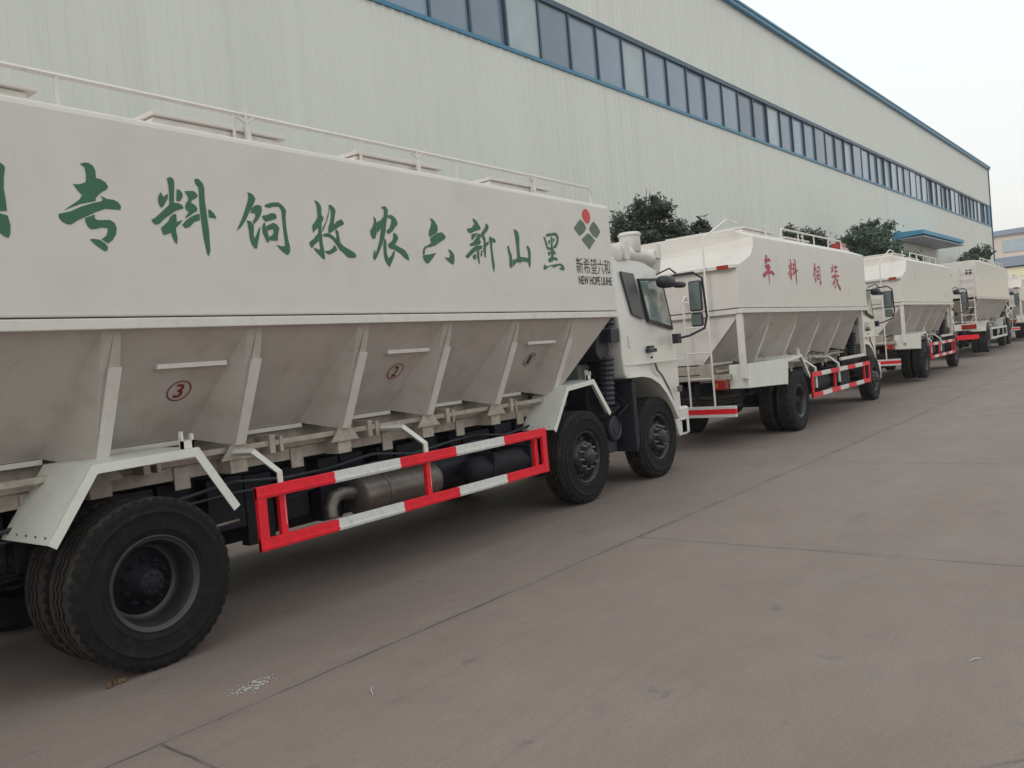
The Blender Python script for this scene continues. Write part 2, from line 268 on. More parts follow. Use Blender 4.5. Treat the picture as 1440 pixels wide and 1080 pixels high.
CH = {
 'zhuan': [[[2.42,3.018],[2.447,3.03],[2.471,3.03],[2.494,3.017],[2.506,2.992],[2.505,2.947],[2.529,2.944],[2.558,2.929],[2.573,2.903],[2.561,2.885],[2.533,2.869],[2.512,2.851],[2.493,2.83],[2.489,2.811],[2.442,2.798],[2.401,2.786],[2.299,2.739],[2.346,2.773],[2.396,2.81],[2.414,2.838],[2.395,2.857],[2.368,2.896],[2.405,2.899],[2.443,2.916],[2.449,2.958],[2.444,3.0]],[[2.27,2.717],[2.337,2.738],[2.402,2.771],[2.463,2.795],[2.524,2.814],[2.534,2.826],[2.519,2.846],[2.559,2.83],[2.592,2.83],[2.624,2.819],[2.639,2.795],[2.633,2.772],[2.597,2.772],[2.542,2.771],[2.49,2.749],[2.428,2.717],[2.373,2.689],[2.335,2.663],[2.314,2.662],[2.285,2.677],[2.272,2.694]],[[2.417,2.706],[2.445,2.719],[2.475,2.731],[2.474,2.708],[2.491,2.701],[2.535,2.704],[2.562,2.707],[2.589,2.693],[2.6,2.661],[2.59,2.622],[2.567,2.588],[2.537,2.567],[2.501,2.589],[2.531,2.612],[2.543,2.64],[2.544,2.658],[2.508,2.659],[2.48,2.649],[2.447,2.643],[2.428,2.659],[2.417,2.685]],[[2.432,2.585],[2.453,2.589],[2.49,2.586],[2.52,2.566],[2.534,2.548],[2.53,2.526],[2.513,2.52],[2.49,2.535],[2.46,2.557]]],
 'liao': [[[2.954,2.999],[2.977,3.011],[2.996,3.004],[3.004,2.983],[2.996,2.918],[2.987,2.85],[3.018,2.85],[3.04,2.841],[3.053,2.821],[3.025,2.81],[2.995,2.8],[2.957,2.774],[2.913,2.744],[2.875,2.709],[2.852,2.701],[2.833,2.711],[2.824,2.73],[2.851,2.744],[2.895,2.782],[2.932,2.815],[2.955,2.836],[2.961,2.914],[2.96,2.968]],[[2.905,2.908],[2.919,2.88],[2.95,2.903],[2.949,2.875],[2.923,2.835],[2.903,2.811],[2.89,2.816],[2.881,2.842],[2.882,2.869],[2.892,2.891]],[[3.016,2.94],[3.038,2.933],[3.053,2.913],[3.05,2.891],[3.034,2.868],[3.025,2.861],[3.005,2.865],[3.01,2.903]],[[2.995,2.78],[2.993,2.729],[3.036,2.746],[3.015,2.72],[2.983,2.69],[2.983,2.663],[2.988,2.626],[2.979,2.587],[2.965,2.603],[2.951,2.64],[2.948,2.661],[2.92,2.647],[2.894,2.64],[2.887,2.662],[2.884,2.686],[2.916,2.712],[2.941,2.736],[2.952,2.758],[2.974,2.776]],[[3.068,2.931],[3.129,2.939],[3.149,2.929],[3.161,2.908],[3.142,2.892],[3.116,2.879],[3.105,2.861],[3.132,2.85],[3.148,2.829],[3.142,2.81],[3.113,2.793],[3.087,2.775],[3.052,2.754],[3.063,2.773],[3.087,2.802],[3.067,2.814],[3.063,2.838],[3.072,2.858],[3.092,2.879],[3.089,2.9]],[[3.029,2.713],[3.053,2.739],[3.092,2.767],[3.131,2.787],[3.161,2.795],[3.159,2.754],[3.119,2.739],[3.079,2.703],[3.048,2.694]],[[3.149,3.02],[3.175,3.023],[3.204,3.001],[3.214,2.969],[3.209,2.896],[3.212,2.824],[3.215,2.758],[3.219,2.691],[3.215,2.607],[3.215,2.562],[3.198,2.522],[3.187,2.539],[3.18,2.588],[3.173,2.643],[3.17,2.699],[3.166,2.776],[3.166,2.853],[3.17,2.92],[3.172,2.964],[3.161,2.977],[3.149,2.995]],[[3.227,2.831],[3.247,2.825],[3.27,2.804],[3.282,2.785],[3.276,2.773],[3.248,2.776],[3.226,2.778]]],
 'si': [[[3.543,2.974],[3.572,2.972],[3.594,2.957],[3.604,2.935],[3.591,2.907],[3.563,2.869],[3.538,2.828],[3.503,2.775],[3.464,2.728],[3.427,2.704],[3.448,2.737],[3.476,2.783],[3.505,2.839],[3.536,2.906],[3.549,2.947]],[[3.563,2.867],[3.592,2.889],[3.623,2.897],[3.648,2.89],[3.649,2.862],[3.636,2.831],[3.611,2.794],[3.571,2.758],[3.563,2.775],[3.586,2.807],[3.594,2.832],[3.574,2.836],[3.554,2.836]],[[3.518,2.782],[3.55,2.777],[3.57,2.751],[3.561,2.681],[3.566,2.659],[3.587,2.693],[3.61,2.734],[3.623,2.747],[3.616,2.714],[3.598,2.653],[3.576,2.592],[3.561,2.593],[3.538,2.62],[3.528,2.659],[3.526,2.718]],[[3.642,2.822],[3.687,2.833],[3.725,2.849],[3.756,2.849],[3.77,2.832],[3.764,2.814],[3.719,2.798],[3.669,2.784],[3.653,2.802]],[[3.65,2.772],[3.666,2.778],[3.665,2.748],[3.68,2.719],[3.683,2.689],[3.683,2.643],[3.668,2.64],[3.653,2.672],[3.637,2.711],[3.638,2.746]],[[3.668,2.751],[3.73,2.781],[3.76,2.775],[3.782,2.749],[3.767,2.705],[3.759,2.658],[3.703,2.656],[3.682,2.659],[3.688,2.682],[3.713,2.691],[3.729,2.707],[3.73,2.74],[3.687,2.724]],[[3.673,2.895],[3.696,2.911],[3.747,2.926],[3.797,2.931],[3.832,2.912],[3.857,2.881],[3.846,2.828],[3.845,2.751],[3.851,2.674],[3.862,2.618],[3.858,2.582],[3.835,2.559],[3.811,2.569],[3.77,2.598],[3.744,2.629],[3.785,2.621],[3.817,2.621],[3.819,2.667],[3.815,2.739],[3.814,2.81],[3.815,2.872],[3.799,2.899],[3.756,2.897],[3.711,2.883],[3.678,2.888]]],
 'mu': [[[4.124,2.98],[4.153,2.972],[4.179,2.949],[4.184,2.922],[4.179,2.875],[4.198,2.858],[4.189,2.834],[4.174,2.819],[4.165,2.739],[4.166,2.669],[4.174,2.604],[4.175,2.553],[4.163,2.541],[4.122,2.574],[4.085,2.605],[4.076,2.629],[4.104,2.619],[4.136,2.612],[4.134,2.672],[4.132,2.727],[4.136,2.779],[4.109,2.758],[4.083,2.733],[4.081,2.788],[4.111,2.818],[4.139,2.853],[4.14,2.895],[4.14,2.941]],[[4.039,2.662],[4.084,2.692],[4.13,2.737],[4.128,2.676],[4.09,2.651],[4.058,2.619],[4.045,2.639]],[[4.253,2.954],[4.283,2.959],[4.311,2.938],[4.321,2.92],[4.311,2.886],[4.296,2.842],[4.29,2.811],[4.33,2.843],[4.37,2.858],[4.395,2.831],[4.383,2.816],[4.344,2.801],[4.304,2.777],[4.251,2.746],[4.228,2.748],[4.235,2.791],[4.254,2.82],[4.27,2.873],[4.272,2.92],[4.265,2.939],[4.245,2.871],[4.217,2.817],[4.18,2.754],[4.172,2.753],[4.184,2.787],[4.215,2.827],[4.245,2.895],[4.259,2.938]],[[4.31,2.777],[4.33,2.762],[4.334,2.722],[4.336,2.682],[4.369,2.653],[4.43,2.627],[4.472,2.61],[4.49,2.587],[4.484,2.572],[4.448,2.566],[4.403,2.568],[4.357,2.604],[4.323,2.626],[4.296,2.663],[4.264,2.699],[4.229,2.713],[4.199,2.716],[4.172,2.716],[4.17,2.725],[4.202,2.741],[4.238,2.742],[4.279,2.721],[4.301,2.701],[4.305,2.739],[4.3,2.769]],[[4.28,2.659],[4.303,2.621],[4.263,2.597],[4.219,2.583],[4.193,2.589],[4.177,2.607],[4.217,2.611],[4.248,2.625]]],
 'nong': [[[4.796,2.981],[4.831,3.001],[4.861,3.0],[4.878,2.975],[4.869,2.924],[4.848,2.869],[4.832,2.804],[4.81,2.744],[4.776,2.684],[4.74,2.629],[4.705,2.58],[4.681,2.558],[4.666,2.581],[4.684,2.637],[4.695,2.637],[4.694,2.606],[4.726,2.66],[4.756,2.725],[4.775,2.789],[4.784,2.827],[4.762,2.799],[4.734,2.776],[4.745,2.866],[4.787,2.885],[4.824,2.917],[4.835,2.968],[4.822,2.983]],[[4.712,2.913],[4.734,2.891],[4.739,2.855],[4.725,2.765],[4.707,2.732],[4.681,2.729],[4.664,2.761],[4.663,2.797],[4.689,2.82],[4.711,2.863]],[[4.874,2.932],[4.912,2.938],[4.948,2.922],[4.974,2.889],[4.975,2.865],[4.936,2.833],[4.91,2.804],[4.87,2.782],[4.848,2.784],[4.842,2.804],[4.876,2.828],[4.899,2.862],[4.911,2.9],[4.89,2.912],[4.875,2.908]],[[4.808,2.733],[4.824,2.739],[4.83,2.703],[4.824,2.623],[4.837,2.581],[4.869,2.604],[4.901,2.643],[4.92,2.649],[4.907,2.605],[4.879,2.561],[4.842,2.509],[4.816,2.532],[4.792,2.574],[4.787,2.621],[4.793,2.69]],[[4.924,2.794],[4.953,2.785],[4.972,2.754],[4.953,2.726],[4.927,2.698],[4.977,2.679],[5.036,2.658],[5.07,2.618],[5.078,2.572],[5.027,2.589],[4.971,2.63],[4.913,2.654],[4.869,2.66],[4.848,2.672],[4.848,2.698],[4.884,2.717],[4.91,2.745],[4.915,2.783]]],
 'liu': [[[5.392,2.953],[5.433,2.932],[5.468,2.889],[5.466,2.851],[5.447,2.828],[5.357,2.784],[5.345,2.81],[5.353,2.838],[5.379,2.882],[5.396,2.921],[5.38,2.939]],[[5.36,2.776],[5.451,2.826],[5.509,2.838],[5.544,2.824],[5.566,2.8],[5.542,2.777],[5.481,2.749],[5.42,2.718],[5.362,2.702],[5.306,2.693],[5.28,2.673],[5.271,2.633],[5.248,2.634],[5.254,2.666],[5.275,2.697],[5.333,2.719],[5.371,2.74],[5.358,2.758]],[[5.247,2.626],[5.322,2.635],[5.379,2.646],[5.424,2.656],[5.383,2.619],[5.338,2.58],[5.303,2.554],[5.274,2.566],[5.25,2.595]],[[5.577,2.695],[5.621,2.683],[5.651,2.654],[5.658,2.615],[5.643,2.57],[5.625,2.561],[5.582,2.579],[5.544,2.605],[5.525,2.619],[5.587,2.62],[5.603,2.646],[5.591,2.678]]],
 'xin': [[[5.959,2.997],[6.011,2.981],[6.042,2.944],[6.067,2.919],[6.054,2.898],[5.998,2.886],[5.904,2.855],[5.875,2.869],[5.863,2.893],[5.947,2.911],[5.955,2.931],[5.983,2.942],[5.965,2.972]],[[5.925,2.849],[5.995,2.863],[6.018,2.864],[5.932,2.798],[5.917,2.792]],[[6.017,2.858],[6.049,2.86],[6.064,2.835],[6.033,2.81],[6.053,2.789],[6.036,2.764],[5.97,2.749],[5.897,2.739],[5.883,2.756],[5.938,2.779],[5.979,2.813]],[[5.921,2.721],[5.978,2.747],[6.071,2.755],[6.062,2.725],[6.019,2.712],[6.009,2.642],[6.011,2.576],[5.993,2.59],[5.977,2.641],[5.981,2.704],[5.933,2.679],[5.874,2.642],[5.845,2.622],[5.808,2.641],[5.852,2.675]],[[5.916,2.655],[5.968,2.675],[5.962,2.629],[5.937,2.613],[5.913,2.632]],[[6.046,2.707],[6.065,2.714],[6.052,2.656],[6.024,2.649]],[[6.147,2.966],[6.183,2.951],[6.188,2.925],[6.155,2.888],[6.108,2.856],[6.126,2.816],[6.121,2.781],[6.171,2.801],[6.167,2.775],[6.12,2.74],[6.106,2.641],[6.089,2.651],[6.078,2.709],[6.095,2.797],[6.073,2.836],[6.058,2.858],[6.1,2.896],[6.138,2.933]],[[6.187,2.846],[6.214,2.839],[6.26,2.83],[6.279,2.814],[6.275,2.796],[6.221,2.79],[6.216,2.722],[6.223,2.64],[6.231,2.57],[6.212,2.507],[6.196,2.551],[6.189,2.633],[6.187,2.72],[6.186,2.779],[6.177,2.814]]],
 'shan': [[[6.578,2.942],[6.621,2.937],[6.652,2.914],[6.662,2.863],[6.65,2.785],[6.648,2.712],[6.652,2.676],[6.718,2.674],[6.784,2.669],[6.791,2.719],[6.784,2.761],[6.765,2.786],[6.793,2.793],[6.822,2.773],[6.834,2.737],[6.826,2.668],[6.814,2.6],[6.796,2.573],[6.784,2.583],[6.777,2.627],[6.729,2.633],[6.653,2.627],[6.642,2.609],[6.626,2.621],[6.578,2.616],[6.511,2.57],[6.521,2.64],[6.597,2.658],[6.602,2.72],[6.6,2.797],[6.594,2.874],[6.587,2.915]],[[6.455,2.774],[6.477,2.775],[6.488,2.73],[6.513,2.685],[6.512,2.634],[6.501,2.573],[6.488,2.559],[6.462,2.581],[6.472,2.663],[6.457,2.718]]],
 'hei': [[[7.082,2.906],[7.117,2.892],[7.138,2.839],[7.147,2.802],[7.198,2.794],[7.195,2.772],[7.156,2.769],[7.129,2.779],[7.111,2.821],[7.096,2.874]],[[7.126,2.914],[7.153,2.937],[7.232,2.948],[7.292,2.958],[7.34,2.95],[7.368,2.908],[7.345,2.851],[7.308,2.805],[7.251,2.786],[7.244,2.807],[7.304,2.843],[7.326,2.894],[7.312,2.926],[7.257,2.923],[7.178,2.909],[7.134,2.906]],[[7.216,2.909],[7.25,2.906],[7.238,2.796],[7.258,2.767],[7.29,2.755],[7.271,2.726],[7.241,2.722],[7.238,2.7],[7.291,2.7],[7.323,2.676],[7.286,2.664],[7.238,2.67],[7.205,2.65],[7.156,2.64],[7.131,2.666],[7.153,2.683],[7.194,2.701],[7.2,2.772]],[[7.144,2.753],[7.19,2.75],[7.181,2.714],[7.143,2.712]],[[7.162,2.868],[7.196,2.875],[7.191,2.837],[7.169,2.819]],[[7.257,2.893],[7.288,2.897],[7.284,2.875],[7.255,2.846]],[[7.04,2.597],[7.067,2.623],[7.074,2.604],[7.13,2.601],[7.181,2.616],[7.27,2.628],[7.362,2.639],[7.409,2.622],[7.432,2.589],[7.423,2.567],[7.361,2.57],[7.314,2.588],[7.375,2.598],[7.358,2.617],[7.308,2.613],[7.245,2.591],[7.216,2.59],[7.189,2.605],[7.129,2.592],[7.067,2.561],[7.04,2.57]]],
 'yong': [[[1.982,2.961],[1.994,2.967],[2.01,2.956],[2.015,2.94],[2.005,2.896],[1.998,2.832],[2.002,2.765],[2.002,2.71],[1.969,2.707],[1.957,2.706]],[[1.956,2.693],[1.968,2.694],[2.004,2.685],[2.012,2.63],[2.007,2.588],[1.996,2.564],[1.979,2.573],[1.957,2.589],[1.946,2.596]]],
 'logo': [[[7.874,3.217],[7.911,3.254],[7.952,3.264],[7.983,3.261],[8.012,3.242],[8.038,3.207],[8.041,3.173],[8.021,3.13],[7.981,3.101],[7.935,3.108],[7.907,3.129],[7.886,3.148],[7.868,3.184]],[[7.823,3.14],[7.888,3.111],[7.918,3.08],[7.934,3.052],[7.914,3.025],[7.878,2.998],[7.835,2.974],[7.785,2.955],[7.73,2.992],[7.679,3.033]],[[8.1,3.138],[8.175,3.099],[8.238,3.031],[8.19,2.99],[8.148,2.953],[8.096,2.966],[8.058,2.981],[8.023,3.012],[7.997,3.052],[8.045,3.098]],[[7.965,3.0],[8.04,2.967],[8.106,2.925],[8.032,2.87],[7.967,2.816],[7.896,2.866],[7.818,2.92],[7.896,2.962]]],
}

# ------------------------------------------------------------------ ground
def gz(x):                      # the yard climbs very slightly towards the far end
    return 0.0 if x < 16 else (x - 16) * .0065
def ground():
    xs = [-120, -60, -20, 0, 8, 16, 24, 32, 40, 50, 60, 80, 100, 160, 300, 600]; ys = [-400, -200, -60, -20, -8, 0, 6, 14, 40, 200, 400]
    v = [(x, y, gz(min(x, 160))) for x in xs for y in ys]; n = len(ys)
    f = [(i*n+j, (i+1)*n+j, (i+1)*n+j+1, i*n+j+1) for i in range(len(xs)-1) for j in range(n-1)]
    m = bpy.data.materials.new('worn_concrete'); m.use_nodes = True; t = m.node_tree; b = t.nodes['Principled BSDF']; N = t.nodes.new; L = t.links.new
    co = N('ShaderNodeTexCoord')
    def noise(sc, det, stretch=(1, 1, 1), rough=.6, src=co.outputs['Object']):
        mp = N('ShaderNodeMapping'); L(src, mp.inputs[0]); mp.inputs['Scale'].default_value = stretch
        q = N('ShaderNodeTexNoise'); q.inputs['Scale'].default_value = sc; q.inputs['Detail'].default_value = det; q.inputs['Roughness'].default_value = rough
        L(mp.outputs[0], q.inputs['Vector']); return q.outputs['Fac']
    def math_(op, a, b_=None, c=None, clamp=False):
        q = N('ShaderNodeMath'); q.operation = op; q.use_clamp = clamp
        for i, s_ in enumerate((a, b_, c)):
            if s_ is None: continue
            if isinstance(s_, (int, float)): q.inputs[i].default_value = s_
            else: L(s_, q.inputs[i])
        return q.outputs[0]
    def ramp_(x, p0, p1, c0=(0, 0, 0), c1=(1, 1, 1)):
        q = N('ShaderNodeValToRGB'); L(x, q.inputs[0]); q.color_ramp.elements[0].position = p0; q.color_ramp.elements[1].position = p1
        q.color_ramp.elements[0].color = (*c0, 1); q.color_ramp.elements[1].color = (*c1, 1); return q.outputs[0]
    def mix_(f_, a, b_, mode='MIX'):
        q = N('ShaderNodeMix'); q.data_type = 'RGBA'; q.blend_type = mode
        for k, s_ in (('Factor', f_), ('A', a), ('B', b_)):
            if isinstance(s_, (int, float)): q.inputs[k].default_value = s_
            elif isinstance(s_, tuple): q.inputs[k].default_value = (*s_, 1)
            else: L(s_, q.inputs[k])
        return q.outputs['Result']
    base = ramp_(noise(.35, 5), .3, .7, (.205, .159, .139), (.238, .188, .166))
    mott = ramp_(noise(2.2, 10, (1, 1.6, 1), .75), .35, .7, (.92, .92, .92), (1.05, 1.045, 1.04))
    col = mix_(1.0, base, mott, 'MULTIPLY')
    fine = ramp_(noise(55, 5), .3, .75, (.86, .86, .86), (1.1, 1.1, 1.1)); col = mix_(1.0, col, fine, 'MULTIPLY')
    st = ramp_(noise(.55, 8, (.30, 2.4, 1), .72), .54, .72); col = mix_(math_('MULTIPLY', st, .20), col, (.13, .115, .11))
    st2 = ramp_(noise(.8, 8, (.5, 1, 1), .7), .60, .75); col = mix_(math_('MULTIPLY', st2, .18), col, (.33, .31, .29))
    oil = ramp_(noise(1.1, 7, (1, 1.4, 1), .68), .60, .70); col = mix_(math_('MULTIPLY', oil, .22), col, (.085, .070, .072))
    spots = ramp_(noise(3.3, 4), .66, .73); col = mix_(math_('MULTIPLY', spots, .50), col, (.10, .085, .08))
    tr_ = ramp_(noise(1.0, 9, (.12, 7.0, 1), .7), .56, .70); col = mix_(math_('MULTIPLY', tr_, .16), col, (.09, .075, .07))
    grit = ramp_(noise(160, 3), .62, .72); col = mix_(math_('MULTIPLY', grit, .35), col, (.42, .38, .34))
    grit2 = ramp_(noise(120, 3, (1, 1, 1.3)), .64, .72); col = mix_(math_('MULTIPLY', grit2, .5), col, (.07, .06, .055))
    chips = ramp_(noise(15, 6, (1, 1, 1), .7), .655, .70); col = mix_(math_('MULTIPLY', chips, .50), col, (.10, .085, .078))
    pale = ramp_(noise(9, 7, (.6, 1.4, 1), .7), .69, .74); col = mix_(math_('MULTIPLY', pale, .35), col, (.36, .33, .30))
    sp = N('ShaderNodeSeparateXYZ'); mpj = N('ShaderNodeMapping'); L(co.outputs['Object'], mpj.inputs[0]); mpj.inputs['Rotation'].default_value = (0, 0, R(2.0))
    L(mpj.outputs[0], sp.inputs[0])
    wob = noise(1.3, 4); wx = math_('ADD', math_('MULTIPLY_ADD', wob, .05, sp.outputs['X']), math_('MULTIPLY', noise(11, 5), .016)); wy = math_('ADD', math_('MULTIPLY_ADD', wob, .05, sp.outputs['Y']), math_('MULTIPLY', noise(13, 5), .018))
    def lines(coord, period, off, width):
        a = math_('SUBTRACT', coord, off); a = math_('DIVIDE', a, period); fr = math_('FRACT', a)
        d = math_('ABSOLUTE', math_('SUBTRACT', fr, .5)); d = math_('SUBTRACT', .5, d); d = math_('MULTIPLY', d, period)
        q = N('ShaderNodeMapRange'); q.inputs['From Min'].default_value = width * .4; q.inputs['From Max'].default_value = width; q.inputs['To Min'].default_value = 1; q.inputs['To Max'].default_value = 0; q.clamp = True
        L(d, q.inputs['Value']); return q.outputs[0]
    side_ = math_('LESS_THAN', wy, 3.94); J = math_('MAXIMUM', math_('MULTIPLY', lines(wx, 4.47, 6.40, .012), side_), lines(wy, 4.6, 3.925, .013))
    Jsoft = math_('MAXIMUM', math_('MULTIPLY', lines(wx, 4.47, 6.40, .07), side_), lines(wy, 4.6, 3.925, .09))
    brk = ramp_(noise(1.7, 6), .36, .58, (.16,) * 3, (1,) * 3)
    col = mix_(math_('MULTIPLY', math_('MULTIPLY', Jsoft, brk), .14), col, (.10, .088, .08))
    col = mix_(math_('MULTIPLY', math_('MULTIPLY', J, brk), .72), col, (.035, .030, .027))
    # a few hairline cracks
    vo = N('ShaderNodeTexVoronoi'); vo.feature = 'DISTANCE_TO_EDGE'; vo.inputs['Scale'].default_value = .38
    dist = N('ShaderNodeMix'); dist.data_type = 'VECTOR'; dist.inputs['Factor'].default_value = .12
    n5 = N('ShaderNodeTexNoise'); n5.inputs['Scale'].default_value = 1.4; n5.inputs['Detail'].default_value = 5; L(co.outputs['Object'], n5.inputs['Vector'])
    L(co.outputs['Object'], dist.inputs['A']); L(n5.outputs['Color'], dist.inputs['B']); L(dist.outputs['Result'], vo.inputs['Vector'])
    ck = N('ShaderNodeMapRange'); ck.inputs['From Min'].default_value = .0; ck.inputs['From Max'].default_value = .003; ck.inputs['To Min'].default_value = 1; ck.inputs['To Max'].default_value = 0
    L(vo.outputs['Distance'], ck.inputs['Value']); msk = ramp_(noise(.45, 3), .56, .62)
    ckm = math_('MULTIPLY', math_('MULTIPLY', ck.outputs[0], msk), .7); col = mix_(ckm, col, (.06, .052, .048))
    L(col, b.inputs['Base Color'])
    rg = ramp_(noise(1.1, 5), .3, .7, (.62,) * 3, (.85,) * 3); L(rg, b.inputs['Roughness']); b.inputs['Specular IOR Level'].default_value = .35
    h = math_('MULTIPLY_ADD', noise(90, 4), .25, noise(14, 5)); h = math_('MULTIPLY_ADD', J, -1.6, h)
    bp = N('ShaderNodeBump'); bp.inputs['Strength'].default_value = .28; bp.inputs['Distance'].default_value = .012; L(h, bp.inputs['Height']); L(bp.outputs[0], b.inputs['Normal'])
    o = MB().add(v, f).obj('ground', m, fix=False); tag(o, 'worn grey-brown concrete yard with slab joints', None, kind='structure')
    for p in o.data.polygons: p.use_smooth = True
ground()

# ------------------------------------------------------------------ factory hall
def factory():
    b = R(2.25); L_ = 89.0 / math.cos(b)
    root = empty('factory_building', (0, 13.9, 0), 'long pale corrugated factory hall with a blue-framed strip of windows behind the trucks', 'building')
    root.rotation_euler = (0, 0, -b)
    X0, X1 = -26.0, L_
    ZB, ZT, ZR = 9.98, 11.95, 15.25
    def corr(z0, z1, name, xa=X0, xb=X1):
        per, dep = .30, .016; pts = []; x = xa
        while x < xb:
            pts += [(x, 0), (x + .06, 0), (x + .085, -dep), (x + .17, -dep), (x + .195, 0)]; x += per
        pts.append((xb, 0)); n = len(pts)
        vs = [(p[0], p[1], z0) for p in pts] + [(p[0], p[1], z1) for p in pts]
        fs = [(i, i + 1, i + 1 + n, i + n) for i in range(n - 1)]
        return MB().add(vs, fs).obj(name, WALL, root, fix=False)
    corr(-.3, ZB, 'lower_wall'); corr(ZT, ZR, 'upper_wall')
    MB().box(X0, X1, .35, 40, -.3, ZR - .05).obj('wall_core', WALL, root)
    MB().box(X1, X1 + .06, -.05, 40, -.3, ZR).obj('end_wall', WALL, root)
    # corner trim, eaves
    MB().box(X1 - .02, X1 + .12, -.10, .05, -.3, ZR - .02).obj('corner_trim', BLUED, root)
    g = MB(); g.box(X0, X1 + .25, -.20, .10, ZR, ZR + .22); g.box(X0, X1 + .25, -.24, -.20, ZR + .16, ZR + .25)
    g.obj('eaves_trim', BLUE, root)
    MB().box(X0, X1 + .2, .1, 40, ZR + .02, ZR + .12).obj('roof', WALL, root)
    # window strip
    f = MB(); f.box(X0, X1 - .6, -.06, .30, ZB, ZB + .10); f.obj('window_sill', BLUE, root)
    f = MB(); f.box(X0, X1 - .6, -.05, .30, ZT - .16, ZT); f.obj('window_head', BLUED, root)
    f = MB(); f.box(X0, X1 - .6, .20, .34, ZB + .13, ZT - .16)
    f.obj('window_backing', BLUED, root)
    MB().box(X1 - 1.5, X1 - .55, -.06, .19, ZB + .132, ZT - .162).obj('end_panel', BLUE, root)
    random.seed(5)
    pw = 1.5; x = X1 - 1.5; proto = {}
    def shared(key, make):
        if key not in proto: proto[key] = make()
        else:
            c = proto[key].copy(); C.objects.link(c); c.parent = root; return c
        return proto[key]
    k = 0
    while x > -1.5:
        x -= pw; k += 1
        pale = k in (6, 20, 27, 34, 42, 46) or random.random() < .06  # pale panes: white reflections put into the glass colour
        nm = ('p' if pale else 'd')
        o = shared(nm, lambda: MB().box(.036, pw - .036, .06, .10, ZB + .13, ZT - .16).obj('window_pane', PANEB if pale else PANE, root))
        o.location = (x, random.uniform(-.004, .004), 0); o.rotation_euler = (random.uniform(-.004, .004), 0, random.uniform(-.006, .006))
        o = shared('m', lambda: MB().box(-.036, .036, -.02, .18, ZB + .131, ZT - .161).obj('window_mullion', BLUED, root))
        o.location = (x, 0, 0)
    # canopy over the side door
    cx, cw, cd = 55.3, 11.5, 1.75
    c = empty('door_canopy', (cx, 13.9 - math.tan(b) * cx, 0), 'flat blue canopy jutting from the factory wall above the far trees', 'canopy'); c.rotation_euler = (0, 0, -b)
    m = MB(); m.hexa([(0, 0, 6.95), (cw, 0, 6.95), (cw, -cd, 7.05), (0, -cd, 7.05)], [(0, 0, 7.35), (cw, 0, 7.35), (cw, -cd, 7.28), (0, -cd, 7.28)]); m.obj('canopy_roof', CANOPB, c)
    m = MB(); m.box(.05, cw - .05, -cd + .03, -.04, 6.88, 6.945); m.obj('canopy_soffit', CANOPG, c)
    m = MB(); m.box(1.5, 10, -.14, -.04, gz(60), 6.2); m.obj('roller_door', WHITE2, c)
factory()

# ------------------------------------------------------------------ far building beyond the hall
def far_building():
    r = empty('far_building', (150, -16, 0), 'hazy peach and cream factory far beyond the end of the yard', 'building'); r.rotation_euler = (0, 0, R(-9))
    MB().box(0, 30, -60, 50, 0, 9.3).obj('lower_wall', FARY, r)
    MB().box(6, 40, -60, 50, 9.35, 12.9).obj('upper_wall', FARW, r)
    MB().box(-.6, 7, -60, 50, 9.5, 11.0).obj('eaves_band', FARB, r)
    MB().box(5.4, 41, -61, 51, 15.1, 15.9).obj('roof', FARB, r)
    MB().box(6, 40, -60, 50, 12.9, 15.1).obj('clerestory', FARW, r)
    for k in range(18):
        w_ = MB().box(-.05, .1, -1.6, 1.6, 12.2, 14.2).obj('window', PANEB, r, loc=(5.9, 44 - k * 5.4, 0)) if k == 0 else None
        if k == 0: w0 = w_
        else:
            c = w0.copy(); C.objects.link(c); c.location = (5.9, 44 - k * 5.4, 0)
far_building()

